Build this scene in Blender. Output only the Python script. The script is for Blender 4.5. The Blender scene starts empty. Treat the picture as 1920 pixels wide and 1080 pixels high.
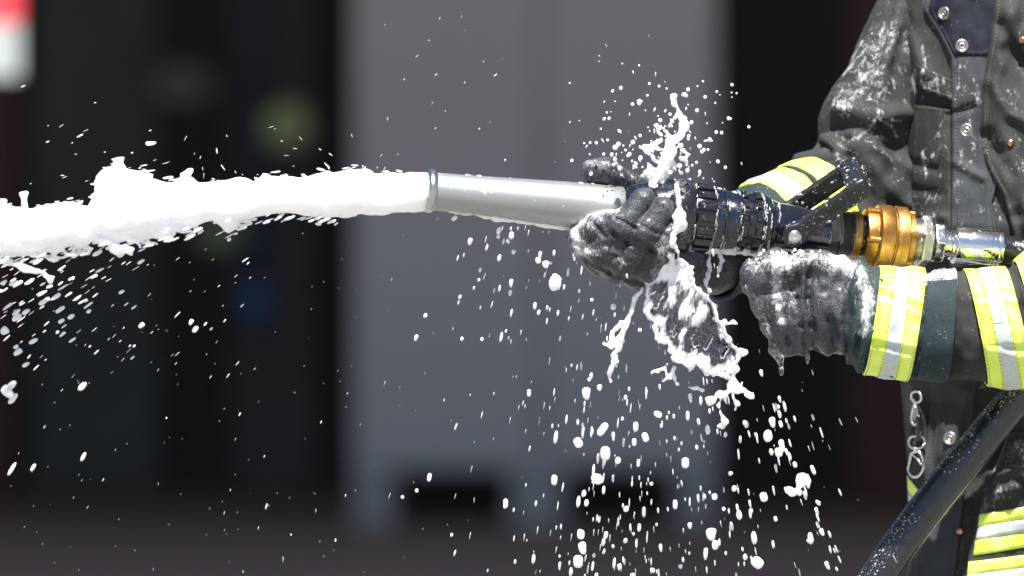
import bpy, math, random
import numpy as np
random.seed(7); rng = np.random.default_rng(11)
sc = bpy.context.scene
C = sc.collection
# ------------------------------------------------------------------ camera, sky, sun, exposure
U = 0.00057            # metres per reference unit at the nozzle's distance
D = 6.08               # camera to nozzle plane (m)
DP = D / U
CAMZ = 1.10
cam = bpy.data.cameras.new('camera'); camo = bpy.data.objects.new('camera', cam); C.objects.link(camo)
camo.location = (0, -D, CAMZ); camo.rotation_euler = (math.radians(90), 0, 0)
cam.sensor_width = 36; cam.lens = 200; cam.clip_start = 0.1; cam.clip_end = 2000
cam.dof.use_dof = True; cam.dof.focus_distance = D - 0.03; cam.dof.aperture_fstop = 3.2
sc.camera = camo
SUN = np.array((0.0, -0.41, 0.91)); SUN /= np.linalg.norm(SUN)
w = bpy.data.worlds.new('World'); sc.world = w; w.use_nodes = True
nt = w.node_tree; bg = nt.nodes['Background']
sky = nt.nodes.new('ShaderNodeTexSky'); sky.sky_type = 'NISHITA'; sky.sun_disc = False
sky.sun_elevation = math.asin(SUN[2]); sky.sun_rotation = math.atan2(SUN[0], SUN[1])
nt.links.new(sky.outputs[0], bg.inputs[0]); bg.inputs[1].default_value = 0.052
sl = bpy.data.lights.new('sun', 'SUN'); sl.energy = 5.0; sl.angle = math.radians(0.5); sl.color = (1, 0.965, 0.91)
so = bpy.data.objects.new('sun', sl); C.objects.link(so); so.location = (3, -3, 8)
from mathutils import Vector
so.rotation_euler = Vector(-SUN).to_track_quat('-Z', 'Y').to_euler()
sc.view_settings.view_transform = 'Standard'; sc.view_settings.look = 'None'
sc.view_settings.gamma = 1; sc.view_settings.use_curve_mapping = False
sc.view_settings.exposure = 1.35
sc.render.engine = 'CYCLES'
sc.cycles.use_denoising = True
sc.cycles.max_bounces = 8; sc.cycles.transparent_max_bounces = 12
try: sc.cycles.denoiser = 'OPENIMAGEDENOISE'
except Exception: pass

# ------------------------------------------------------------------ helpers
def A(*a): return np.array(a, dtype=float)
def W(p):
    p = np.asarray(p, dtype=float)
    return np.stack([(p[..., 0] - 960) * U, p[..., 2] * U, CAMZ + (540 - p[..., 1]) * U], -1)
def q(x, y, z):
    k = 1 + z / DP
    return A(960 + (x - 960) * k, 540 + (y - 540) * k, z)
def nrm(v): v = np.asarray(v, float); return v / (np.linalg.norm(v) + 1e-12)
ORG = {}
def empty(name, loc):
    o = bpy.data.objects.new(name, None); C.objects.link(o); o.location = tuple(loc); ORG[o.name] = np.array(loc, float)
    o.empty_display_size = 0.05
    return o
def tag(o, label=None, cat=None, group=None, kind=None):
    if label: o['label'] = label
    if cat: o['category'] = cat
    if group: o['group'] = group
    if kind: o['kind'] = kind
    return o
def mk(name, V, F, mat, parent=None, smooth=True, foam=None, uv=None, origin=None):
    """V in world metres; F list or int array"""
    V = np.asarray(V, float)
    if parent is not None: org = ORG[parent.name]
    elif origin is not None: org = np.asarray(origin, float)
    else: org = V.mean(0)
    me = bpy.data.meshes.new(name)
    me.from_pydata((V - org).tolist(), [], F.tolist() if isinstance(F, np.ndarray) else F)
    me.update()
    if smooth: me.polygons.foreach_set('use_smooth', [True] * len(me.polygons))
    if foam is not None:
        at = me.attributes.new('foam', 'FLOAT', 'POINT'); at.data.foreach_set('value', np.asarray(foam, np.float32))
    if uv is not None:
        l = me.uv_layers.new(name='UVMap'); vi = np.empty(len(me.loops), int); me.loops.foreach_get('vertex_index', vi)
        l.data.foreach_set('uv', np.asarray(uv, np.float32)[vi].ravel())
    me.materials.append(mat)
    o = bpy.data.objects.new(name, me); C.objects.link(o)
    if parent is not None: o.parent = parent
    else: o.location = tuple(org)
    ORG[o.name] = org
    return o
TAB = rng.random((48, 48, 48)).astype(np.float32)
def vn(p, s):
    """value noise -1..1 at points p (..,3), feature size s"""
    p = np.asarray(p, np.float32) / s + 1000.0
    i = np.floor(p).astype(int); f = p - i; f = f * f * (3 - 2 * f); i %= 48; j = (i + 1) % 48
    x0, y0, z0 = i[..., 0], i[..., 1], i[..., 2]; x1, y1, z1 = j[..., 0], j[..., 1], j[..., 2]
    fx, fy, fz = f[..., 0], f[..., 1], f[..., 2]
    c = lambda a, b, t: a + (b - a) * t
    r = c(c(c(TAB[x0, y0, z0], TAB[x1, y0, z0], fx), c(TAB[x0, y1, z0], TAB[x1, y1, z0], fx), fy),
          c(c(TAB[x0, y0, z1], TAB[x1, y0, z1], fx), c(TAB[x0, y1, z1], TAB[x1, y1, z1], fx), fy), fz)
    return r * 2 - 1
def fbm(p, s, o=3):
    r = 0; a = 1.0
    for k in range(o): r = r + a * vn(np.asarray(p) + 17.3 * k, s / 2 ** k); a *= 0.5
    return r
def smin(a, b, k):
    h = np.clip(0.5 + 0.5 * (b - a) / k, 0, 1); return b + (a - b) * h - k * h * (1 - h)
def smax(a, b, k): return -smin(-a, -b, k)
def cap(p, a, b, ra, rb=None):
    rb = ra if rb is None else rb
    a = A(*a); b = A(*b); ab = b - a
    t = np.clip(((p - a) @ ab) / (ab @ ab + 1e-9), 0, 1)
    return np.linalg.norm(p - (a + t[..., None] * ab), axis=-1) - (ra + (rb - ra) * t)
def chain(p, pts, k=8, close=None):
    """pts: (x,y,z,r)... smooth union of tapered capsules"""
    d = None
    for a, b in zip(pts[:-1], pts[1:]):
        e = cap(p, a[:3], b[:3], a[3], b[3]); d = e if d is None else smin(d, e, k)
    return d
def ell(p, c, r):
    v = (p - A(*c)) / A(*r); n = np.linalg.norm(v, axis=-1); return (n - 1) * min(r)
def obox(p, c, ax, half, rd):
    v = (p - A(*c)) @ np.array(ax).T
    e = np.abs(v) - (A(*half) - rd)
    return np.linalg.norm(np.maximum(e, 0), axis=-1) + np.minimum(e.max(-1), 0) - rd
def surfnet(f, lo, hi, h, slack=1.0):
    lo = A(*lo); hi = A(*hi); n = np.ceil((hi - lo) / h).astype(int) + 1
    g = np.stack(np.meshgrid(*[lo[i] + h * np.arange(n[i]) for i in range(3)], indexing='ij'), -1)
    K = 5; nb = np.ceil(n / K).astype(int); cg = np.stack(np.meshgrid(*[lo[i] + h * (K * np.arange(nb[i]) + (K - 1) / 2) for i in range(3)], indexing='ij'), -1)
    cv = f(cg.reshape(-1, 3)).reshape(nb); near = np.abs(cv) < h * K * 1.25 + 6 * slack
    rep = lambda a: a.repeat(K, 0).repeat(K, 1).repeat(K, 2)[:n[0], :n[1], :n[2]]
    Fv = rep(np.sign(cv) * 50.0).astype(np.float32); mk_ = rep(near); Fv[mk_] = f(g[mk_])
    Fv[0] = Fv[-1] = 1e3; Fv[:, 0] = Fv[:, -1] = 1e3; Fv[:, :, 0] = Fv[:, :, -1] = 1e3
    s = Fv < 0; m = n - 1
    cnt = np.zeros(m, np.float32); acc = np.zeros(tuple(m) + (3,), np.float32)
    sl_ = lambda o: tuple(slice(o[i], o[i] + m[i]) for i in range(3))
    corners = [(a, b, c) for a in (0, 1) for b in (0, 1) for c in (0, 1)]
    for c0 in corners:
        for ax in range(3):
            if c0[ax]: continue
            c1 = list(c0); c1[ax] = 1
            v0 = Fv[sl_(c0)]; v1 = Fv[sl_(c1)]; x = (v0 < 0) != (v1 < 0)
            t = np.where(x, v0 / np.where(x, v0 - v1, 1), 0)
            cnt += x
            for k in range(3):
                acc[..., k] += np.where(x, c0[k] + (t if k == ax else 0), 0)
    on = cnt > 0; idx = np.full(m, -1); idx[on] = np.arange(on.sum())
    base = np.argwhere(on); V = lo + h * (base + acc[on] / cnt[on][:, None])
    Q = []
    for ax in range(3):
        a1, a2 = (ax + 1) % 3, (ax + 2) % 3
        s0 = [slice(None)] * 3; s1 = [slice(None)] * 3
        s0[ax] = slice(0, m[ax]); s1[ax] = slice(1, n[ax])
        for b in (a1, a2): s0[b] = slice(1, m[b]); s1[b] = slice(1, m[b])
        e0 = s[tuple(s0)]; e1 = s[tuple(s1)]; ch = np.argwhere(e0 != e1)
        if len(ch) == 0: continue
        pos = ch.copy(); pos[:, a1] += 1; pos[:, a2] += 1
        d1 = np.zeros(3, int); d1[a1] = 1; d2 = np.zeros(3, int); d2[a2] = 1
        gi = lambda p_: idx[p_[:, 0], p_[:, 1], p_[:, 2]]
        qd = np.stack([gi(pos - d1 - d2), gi(pos - d2), gi(pos), gi(pos - d1)], 1)
        fl = ~e0[ch[:, 0], ch[:, 1], ch[:, 2]]
        qd[fl] = qd[fl][:, ::-1]; Q.append(qd)
    return V, np.concatenate(Q)
def sdfobj(name, f, lo, hi, h, mat, parent=None, foam=None, origin=None):
    V, F = surfnet(f, lo, hi, h)
    return mk(name, W(V), F, mat, parent, foam=None if foam is None else foam(V), origin=origin)
def cr(pts, n):
    """Catmull-Rom through rows of pts, n samples per span"""
    P = np.array(pts, float); P = np.vstack([2 * P[0] - P[1], P, 2 * P[-1] - P[-2]]); out = []
    for i in range(1, len(P) - 2):
        t = np.linspace(0, 1, n, endpoint=False)[:, None]
        a, b, c, d = P[i - 1], P[i], P[i + 1], P[i + 2]
        out.append(0.5 * (2 * b + (c - a) * t + (2 * a - 5 * b + 4 * c - d) * t ** 2 + (3 * b - a - 3 * c + d) * t ** 3))
    out.append(P[-2][None]); return np.vstack(out)
def gridfaces(nr, nc, wrap=False):
    f = []; lim = nc if wrap else nc - 1
    i, j = np.meshgrid(np.arange(nr - 1), np.arange(lim), indexing='ij'); i = i.ravel(); j = j.ravel(); k = (j + 1) % nc
    return np.stack([i * nc + j, i * nc + k, (i + 1) * nc + k, (i + 1) * nc + j], 1)
def tube(pts, rad, n=16, caps=True):
    """pts px-space Nx3, rad scalar or N -> V(px), F, uv"""
    P = np.array(pts, float); N = len(P); rad = np.full(N, rad) if np.isscalar(rad) else np.array(rad, float)
    T = np.gradient(P, axis=0); T /= np.linalg.norm(T, axis=1)[:, None] + 1e-9
    up = A(0, 0, 1) if abs(T[0][2]) < 0.9 else A(0, 1, 0); V = []; ns = nrm(np.cross(T[0], up))
    a = np.linspace(0, 2 * math.pi, n, endpoint=False)
    for i in range(N):
        ns = nrm(ns - T[i] * (ns @ T[i])); b = np.cross(T[i], ns)
        V.append(P[i] + rad[i] * (np.cos(a)[:, None] * ns + np.sin(a)[:, None] * b))
    V = np.vstack(V); F = gridfaces(N, n, True).tolist()
    if caps: F.append(list(range(n))[::-1]); F.append([(N - 1) * n + k for k in range(n)])
    L = np.concatenate([[0], np.cumsum(np.linalg.norm(np.diff(P, axis=0), axis=1))])
    uv = np.stack([np.tile(a / (2 * math.pi), N), np.repeat(L, n)], 1)
    return V, F, uv
def dpoly(x, y, pts):
    d = np.full(np.shape(x), 1e9)
    for (ax, ay), (bx, by) in zip(pts[:-1], pts[1:]):
        l2 = (bx - ax) ** 2 + (by - ay) ** 2 + 1e-9
        t = np.clip(((x - ax) * (bx - ax) + (y - ay) * (by - ay)) / l2, 0, 1)
        d = np.minimum(d, np.hypot(x - ax - t * (bx - ax), y - ay - t * (by - ay)))
    return d
def inpoly(x, y, pts):
    r = np.zeros(np.shape(x), bool); n = len(pts)
    for i in range(n):
        (ax, ay), (bx, by) = pts[i], pts[(i + 1) % n]
        c = ((ay > y) != (by > y)) & (x < (bx - ax) * (y - ay) / (by - ay + 1e-12) + ax); r ^= c
    return r
def join(parts):
    V = []; F = []; o = 0
    for v, f in parts:
        V.append(v); F += [[i + o for i in q_] for q_ in (f.tolist() if isinstance(f, np.ndarray) else f)]; o += len(v)
    return np.vstack(V), F
def ico():
    t = (1 + 5 ** .5) / 2
    v = [(-1, t, 0), (1, t, 0), (-1, -t, 0), (1, -t, 0), (0, -1, t), (0, 1, t), (0, -1, -t), (0, 1, -t), (t, 0, -1), (t, 0, 1), (-t, 0, -1), (-t, 0, 1)]
    f = [(0, 11, 5), (0, 5, 1), (0, 1, 7), (0, 7, 10), (0, 10, 11), (1, 5, 9), (5, 11, 4), (11, 10, 2), (10, 7, 6), (7, 1, 8), (3, 9, 4), (3, 4, 2), (3, 2, 6), (3, 6, 8), (3, 8, 9), (4, 9, 5), (2, 4, 11), (6, 2, 10), (8, 6, 7), (9, 8, 1)]
    return np.array([nrm(a) for a in v]), np.array(f)
def subdiv(V, F):
    V = V.tolist(); mid = {}; out = []
    def m(a, b):
        k = (min(a, b), max(a, b))
        if k not in mid: mid[k] = len(V); V.append(list(nrm((np.array(V[a]) + np.array(V[b])) / 2)))
        return mid[k]
    for a, b, c in F.tolist():
        d, e, f = m(a, b), m(b, c), m(c, a); out += [(a, d, f), (d, b, e), (f, e, c), (d, e, f)]
    return np.array(V), np.array(out)
ICO0 = ico(); ICO1 = subdiv(*ICO0); ICO2 = subdiv(*ICO1)
def beads(src, n, rmin, rmax, flat=0.5, keep=None, shape=ICO1, bias=2.0):
    """flattened drops sitting on a surface (V px, F quads/tris); returns joined V,F (px)"""
    V, F = src; F = [f[:4] for f in F if len(f) <= 4]
    T = np.array([f[:3] for f in F] + [[f[0], f[2], f[3]] for f in F if len(f) == 4])
    a, b, c = V[T[:, 0]], V[T[:, 1]], V[T[:, 2]]; nn = np.cross(b - a, c - a); ar = np.linalg.norm(nn, axis=1); nn = nn / (ar[:, None] + 1e-9)
    ok = ar > 1e-6
    if keep is not None: ok &= keep((a + b + c) / 3, nn)
    ids = np.nonzero(ok)[0]
    if len(ids) == 0: return np.zeros((0, 3)), []
    ids = rng.choice(ids, n, p=ar[ids] / ar[ids].sum()); parts = []
    for i in ids:
        r1, r2 = rng.random(2)
        if r1 + r2 > 1: r1, r2 = 1 - r1, 1 - r2
        p = a[i] + r1 * (b[i] - a[i]) + r2 * (c[i] - a[i]); N = nn[i]
        t = nrm(np.cross(N, A(.3, .8, .5))); s = np.cross(N, t); r = rmin + (rmax - rmin) * rng.random() ** bias
        e = 0.75 + 0.6 * rng.random()
        parts.append((p + r * (shape[0][:, :1] * t * e + shape[0][:, 1:2] * s / e + shape[0][:, 2:] * N * flat), shape[1]))
    return join(parts)

# ------------------------------------------------------------------ materials
class M:
    def __init__(s, name):
        s.m = bpy.data.materials.new(name); s.m.use_nodes = True; s.t = s.m.node_tree; s.n = s.t.nodes; s.l = s.t.links
        s.b = s.n['Principled BSDF']; s.out = s.n['Material Output']; s.tc = None
    def new(s, t, **k):
        n = s.n.new('ShaderNode' + t)
        for a, v in k.items(): setattr(n, a, v)
        return n
    def put(s, sock, v):
        if isinstance(v, bpy.types.NodeSocket): s.l.new(v, sock)
        else: sock.default_value = (*v, 1) if isinstance(v, tuple) and len(v) == 3 and sock.type == 'RGBA' else v
    def co(s):
        if s.tc is None: s.tc = s.new('TexCoord')
        return s.tc.outputs['Object']
    def vec(s, scale=(1, 1, 1), rot=(0, 0, 0), src=None):
        n = s.new('Mapping'); n.inputs['Scale'].default_value = scale; n.inputs['Rotation'].default_value = rot
        s.l.new(src or s.co(), n.inputs[0]); return n.outputs[0]
    def noise(s, sc_, det=3, rough=.55, dist=0, v=None):
        n = s.new('TexNoise'); s.put(n.inputs['Scale'], sc_); s.put(n.inputs['Detail'], det); s.put(n.inputs['Roughness'], rough); s.put(n.inputs['Distortion'], dist)
        s.l.new(v or s.co(), n.inputs['Vector']); return n.outputs['Fac']
    def voro(s, sc_, v=None, feat='F1'):
        n = s.new('TexVoronoi'); n.feature = feat; s.put(n.inputs['Scale'], sc_); s.l.new(v or s.co(), n.inputs['Vector']); return n.outputs['Distance']
    def math(s, op, a, b=0.0, clamp=False):
        n = s.new('Math'); n.operation = op; n.use_clamp = clamp; s.put(n.inputs[0], a); s.put(n.inputs[1], b); return n.outputs[0]
    def ramp(s, f, lo, hi, a=0.0, b=1.0):
        n = s.new('MapRange'); n.interpolation_type = 'SMOOTHSTEP'
        for i, v in enumerate((f, lo, hi, a, b)): s.put(n.inputs[i], v)
        return n.outputs[0]
    def mix(s, f, a, b):
        n = s.new('Mix'); n.data_type = 'RGBA'; s.put(n.inputs[0], f); s.put(n.inputs[6], a); s.put(n.inputs[7], b); return n.outputs[2]
    def attr(s, nm):
        n = s.new('Attribute'); n.attribute_name = nm; return n.outputs['Fac']
    def bump(s, h, st=0.3, dist=0.002, prev=None):
        n = s.new('Bump'); s.put(n.inputs['Strength'], st); s.put(n.inputs['Distance'], dist); s.l.new(h, n.inputs['Height'])
        if prev is not None: s.l.new(prev, n.inputs['Normal'])
        return n.outputs[0]
    def set(s, **k):
        mp = dict(col='Base Color', rough='Roughness', metal='Metallic', norm='Normal', spec='Specular IOR Level', trans='Transmission Weight', ior='IOR', coat='Coat Weight', coatr='Coat Roughness', sheen='Sheen Weight', sss='Subsurface Weight', sssr='Subsurface Radius', ssss='Subsurface Scale')
        for a, v in k.items(): s.put(s.b.inputs[mp[a]], v)
        return s
WHITE = (0.86, 0.87, 0.89)
def foamy(m, base, rough, speck=0.0, grow=1.0, bumpn=None, base_metal=None, painted_glint=0.0, op=1.0):
    """white foam lying on a surface: attribute foam broken up by noise, plus spots and painted glints"""
    f = m.attr('foam')
    n1 = m.noise(240, 5, .72, .8, m.vec((1, 1, .55))); n2 = m.noise(48, 4, .65, .8)
    s = m.math('ADD', m.math('MULTIPLY', n1, .85), m.math('MULTIPLY', n2, .55))
    mask = m.ramp(m.math('ADD', s, m.math('MULTIPLY', f, 0.36 * grow)), 0.80, 1.12)
    if speck > 0:
        ff_ = m.math('MULTIPLY', f, .18)
        v = m.voro(430, m.vec((1, 1, .7))); gate = m.ramp(m.math('ADD', m.noise(38, 4, .65), ff_), 0.74 - speck * .3, 0.86 - speck * .3)
        sp = m.math('MULTIPLY', m.ramp(v, 0.30, 0.14), gate)
        v2 = m.voro(150); g2 = m.ramp(m.math('ADD', m.noise(60, 2), ff_), 0.72 - speck * .12, 0.80 - speck * .12)
        sp = m.math('MAXIMUM', sp, m.math('MULTIPLY', m.ramp(v2, 0.20, 0.12), g2))
        mask = m.math('MAXIMUM', mask, m.math('MULTIPLY', sp, 0.75))
    if painted_glint > 0:  # white dots in the colour stand in for wet glints
        v3 = m.voro(760); g3 = m.ramp(m.noise(55, 4, .7), .38, .66)
        mask = m.math('MAXIMUM', mask, m.math('MULTIPLY', m.math('MULTIPLY', m.ramp(v3, .34, .12), g3), painted_glint))
    fade = m.math('MULTIPLY', mask, m.ramp(m.noise(420, 2, .6), .25, .6, .45 * op, op))
    m.set(col=m.mix(fade, base, WHITE), rough=m.ramp(mask, 0, 1, rough, .35))
    if base_metal is not None: m.set(metal=m.ramp(mask, 0, .6, base_metal, 0))
    nb = m.bump(mask, .6, .0016, bumpn); m.set(norm=nb)
    return m
def fabric(name, c1, c2, rough=.85, weave=900, speck=.5, wet=0.0, grow=1.0, bst=.5, cst=.0012, painted_glint=0.0, bd=.0006):
    m = M(name)
    big = m.noise(14, 4, .6); fine = m.noise(weave, 2, .6)
    col = m.mix(m.ramp(m.math('ADD', m.math('MULTIPLY', big, .6), m.math('MULTIPLY', fine, .4)), .35, .65), c1, c2)
    b = m.bump(fine, bst, bd); b = m.bump(m.noise(60, 4, .6), .6, cst, b); b = m.bump(m.noise(22, 3, .5, .5, m.vec((1, 1, .6))), .5, cst * 3, b)
    foamy(m, col, rough, speck, grow, b, None, painted_glint, .8); m.set(spec=.3)
    if wet: m.set(coat=wet, coatr=.25)
    return m.m
JK = fabric('jacket_cloth', (.017, .0175, .017), (.038, .039, .037), .82, 1000, .5, 0, .85)
JKN = fabric('jacket_placket_cloth', (.021, .024, .028), (.042, .046, .051), .8, 1000, .45, 0, .85)
GLOVE = fabric('glove_leather', (.013, .016, .020), (.044, .050, .059), .45, 520, .4, .25, 1.0, 1.0, .002, .6, .0013)
CUFF = fabric('glove_cuff_cloth', (.012, .022, .025), (.026, .042, .045), .75, 700, .55, 0, 1.1, .7, .002)
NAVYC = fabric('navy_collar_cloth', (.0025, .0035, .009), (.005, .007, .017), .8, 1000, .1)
TROU = fabric('trouser_cloth', (.025, .026, .026), (.045, .045, .043), .85, 900, .2)
def hivis():
    m = M('hivis_yellow'); f = m.noise(800, 2); b = m.bump(f, .3, .0004); b = m.bump(m.noise(45, 3), .5, .0015, b)
    foamy(m, m.mix(m.ramp(m.noise(40, 3), .35, .7), (.68, .87, .08), (.82, .94, .20)), .5, .15, .6, b); m.set(coat=.15, coatr=.3); return m.m
def silver():
    m = M('reflective_tape'); b = m.bump(m.noise(70, 3), .4, .0012)
    d = m.voro(330); foamy(m, m.mix(m.ramp(d, .2, .3), (.35, .39, .37), (.50, .55, .52)), .42, .25, .6, b); m.set(metal=.1); return m.m
HV = hivis(); SV = silver()
def foam_mat():
    m = M('white_foam'); n = m.noise(170, 4, .65); m.set(col=m.mix(n, (.88, .89, .91), (.93, .93, .94)), rough=.45, spec=.4, sss=.8, ssss=.02, sssr=(1, 1, 1))
    m.set(norm=m.bump(n, .3, .0012)); return m.m
FOAM = foam_mat()
def water_mat():
    m = M('foamy_water'); f = m.attr('foam')
    st = m.noise(150, 6, .75, 1.0, m.vec((1.6, 1, .45), (0, .5, 0)))
    mask = m.ramp(m.math('ADD', m.math('MULTIPLY', st, .9), m.math('MULTIPLY', f, .8)), .46, .80, .0, 1.0)
    g = m.new('BsdfGlass'); g.inputs['IOR'].default_value = 1.33; g.inputs['Roughness'].default_value = .08; g.inputs['Color'].default_value = (.97, .98, 1, 1)
    nb = m.bump(m.noise(120, 4, .6), .6, .002); m.l.new(nb, g.inputs['Normal'])
    m.set(col=(.88, .89, .91), rough=.3, norm=nb)
    x = m.new('MixShader'); m.l.new(mask, x.inputs[0]); m.l.new(g.outputs[0], x.inputs[1]); m.l.new(m.b.outputs[0], x.inputs[2]); m.l.new(x.outputs[0], m.out.inputs[0]); return m.m
WATER = water_mat()
def alu():
    m = M('satin_aluminium'); n = m.noise(900, 3, .5, 0, m.vec((.03, 1, 1))); n2 = m.noise(18, 4)
    b = m.bump(n, .12, .0003); foamy(m, m.mix(n2, (.27, .28, .275), (.37, .38, .375)), .44, .3, .5, b, .7); return m.m
ALU = alu()
def blk(name, c1, c2, rough, speck=.45, cst=.0008, coat=0.3):
    m = M(name); b = m.bump(m.noise(300, 3), .2, cst); foamy(m, m.mix(m.noise(40, 4), c1, c2), rough, speck, .8, b); m.set(coat=coat, coatr=.15); return m.m
NAVY = blk('navy_anodised', (.003, .004, .010), (.006, .008, .020), .12, .25, .0003, .5)
BLACK = blk('black_plastic', (.005, .005, .006), (.011, .011, .013), .14, .25, .0003, .5)
BAIL = blk('worn_black_handle', (.005, .005, .006), (.014, .0135, .016), .4, .35, .0015, .1)
def hosem():
    m = M('black_rubber_hose'); b = m.bump(m.voro(520), .3, .0009); b = m.bump(m.noise(160, 3), .3, .0012, b)
    foamy(m, m.mix(m.noise(40, 4), (.006, .0065, .008), (.012, .013, .015)), .24, .36, .8, b); m.set(coat=.5, coatr=.12); return m.m
HOSE = hosem()
def metal(name, c1, c2, rough, ns=45, speck=.4, met=1.0):
    m = M(name); n = m.noise(ns, 5, .65); b = m.bump(m.noise(240, 3), .3, .0006); foamy(m, m.mix(m.ramp(n, .35, .7), c1, c2), rough, speck, .6, b, met); return m.m
BRASS = metal('worn_brass', (.36, .17, .042), (.60, .34, .11), .42)
STEEL = metal('plated_steel', (.42, .41, .39), (.62, .61, .58), .28)
CHROME = metal('polished_ferrule', (.72, .72, .71), (.82, .82, .81), .10, 20, .25)
TIN = metal('aged_snap_metal', (.30, .27, .25), (.52, .48, .45), .36, 200, .1)
COPPER = metal('copper_rivet', (.45, .18, .09), (.75, .38, .22), .28, 200, .05)
def knurl():
    m = M('knurled_black'); u = m.new('UVMap').outputs[0]; sp = m.new('SeparateXYZ'); m.l.new(u, sp.inputs[0])
    a = m.math('MULTIPLY', sp.outputs[0], 44 * 6.2832); b_ = m.math('MULTIPLY', sp.outputs[1], 6.2832 / 6.2)
    s1 = m.math('ABSOLUTE', m.math('SINE', m.math('ADD', a, b_))); s2 = m.math('ABSOLUTE', m.math('SINE', m.math('SUBTRACT', a, b_)))
    h = m.math('MINIMUM', s1, s2); nb = m.bump(h, 1.0, .0012); m.set(col=m.mix(h, (.008, .008, .009), (.045, .045, .05)), rough=.35, norm=nb, coat=.2); return m.m
KNURL = knurl()
def plain(name, c, rough=.7, var=.25, ns=3.0, met=0.0):
    m = M(name); n = m.noise(ns, 5, .6); m.set(col=m.mix(n, tuple(x * (1 - var) for x in c), tuple(min(1, x * (1 + var)) for x in c)), rough=rough, metal=met); m.set(norm=m.bump(m.noise(ns * 12, 4), .2, .004)); return m.m

# ------------------------------------------------------------------ the setting far behind: ground, engine hall
def box(name, x0, x1, y0, y1, z0, z1, mat, parent=None, bev=0.0, origin=None):
    V = np.array([(x, y, z) for x in (x0, x1) for y in (y0, y1) for z in (z0, z1)], float)
    F = [(0, 1, 3, 2), (4, 6, 7, 5), (0, 4, 5, 1), (2, 3, 7, 6), (0, 2, 6, 4), (1, 5, 7, 3)]
    o = mk(name, V, F, mat, parent, smooth=False, origin=origin)
    if bev: b = o.modifiers.new('bevel', 'BEVEL'); b.width = bev; b.segments = 2
    return o
def bx(x, d): return (x - 960) * U * (1 + d / D)
def bz(y, d): return CAMZ + (540 - y) * U * (1 + d / D)
gm = M('paved_ground'); n = gm.noise(1.3, 6, .6); n2 = gm.noise(22, 4)
gm.set(col=gm.mix(gm.math('ADD', gm.math('MULTIPLY', n, .6), gm.math('MULTIPLY', n2, .4)), (.14, .135, .13), (.24, .235, .225)), rough=.85, norm=gm.bump(n2, .3, .01))
g = mk('ground', [(-400, -60, 0), (400, -60, 0), (400, 900, 0), (-400, 900, 0)], [(0, 1, 2, 3)], gm.m, smooth=False); g['kind'] = 'structure'
gm2 = M('red_brown_paving'); n = gm2.noise(1.1, 6, .6); n2 = gm2.noise(20, 4)
gm2.set(col=gm2.mix(gm2.math('ADD', gm2.math('MULTIPLY', n, .6), gm2.math('MULTIPLY', n2, .4)), (.19, .142, .132), (.33, .25, .235)), rough=.85, norm=gm2.bump(n2, .3, .01))
pvm = mk('pavement', [(-40, 13.2, .004), (40, 13.2, .004), (40, 27, .004), (-40, 27, .004)], [(0, 1, 2, 3)], gm2.m, smooth=False); pvm['kind'] = 'structure'
WALLD = plain('dark_back_wall', (.07, .075, .08), .8); PANEL = plain('grey_panel', (.40, .395, .42), .6, .05, .7); PANEL2 = plain('grey_panel_edge', (.31, .315, .335), .6, .05)
DRED = plain('dark_red_paint', (.05, .008, .011), .6); ROOF = plain('shade_roof_concrete', (.32, .31, .30)); DBLK = plain('black_recess', (.010, .010, .011))
DK = 22.0
hall = empty('engine_hall', (0, 24, 0)); tag(hall, 'dark open engine hall in the blurred background, shaded by an added unseen canopy', 'building')
box('back_wall', -9, 9, 27, 27.3, 0, 5.2, WALLD, hall)
box('shade_roof', -9.5, 9.5, 11.4, 27.6, 5.2, 5.6, ROOF, hall)  # added slab out of view; its depth keeps hall and paving in shade
box('side_wall', -9.5, -9.0, 19, 27.6, 0, 5.196, WALLD, hall)
box('side_wall', 9.0, 9.5, 19, 27.6, 0, 5.196, WALLD, hall)
d = 20.0
pc = empty('grey_door_panel', (bx(1000, d), d, 0)); tag(pc, 'tall plain grey panel with two dark low openings, blurred behind the nozzle', 'panel')
x0, x1 = bx(662, d), bx(1343, d); ztop = 4.6
zb0, zb1 = bz(985, d), bz(880, d)
ox = [(bx(738, d), bx(955, d)), (bx(1058, d), bx(1268, d))]
box('upper_sheet', x0, bx(1010, d), d, d + .12, zb1, ztop, PANEL, pc, .01)
box('upper_sheet', bx(1014, d), x1, d + .03, d + .12, zb1, ztop, PANEL, pc, .01)
zz = 0.02
for a, b in ((x0, ox[0][0]), (ox[0][1], ox[1][0]), (ox[1][1], x1)):
    box('foot_post', a + .002, b - .002, d + .005, d + .118, 0, zb1 - .003, PANEL2, pc, .01)
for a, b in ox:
    box('recess', a, b, d + .6, d + .66, 0, zb1, DBLK, pc)
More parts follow.
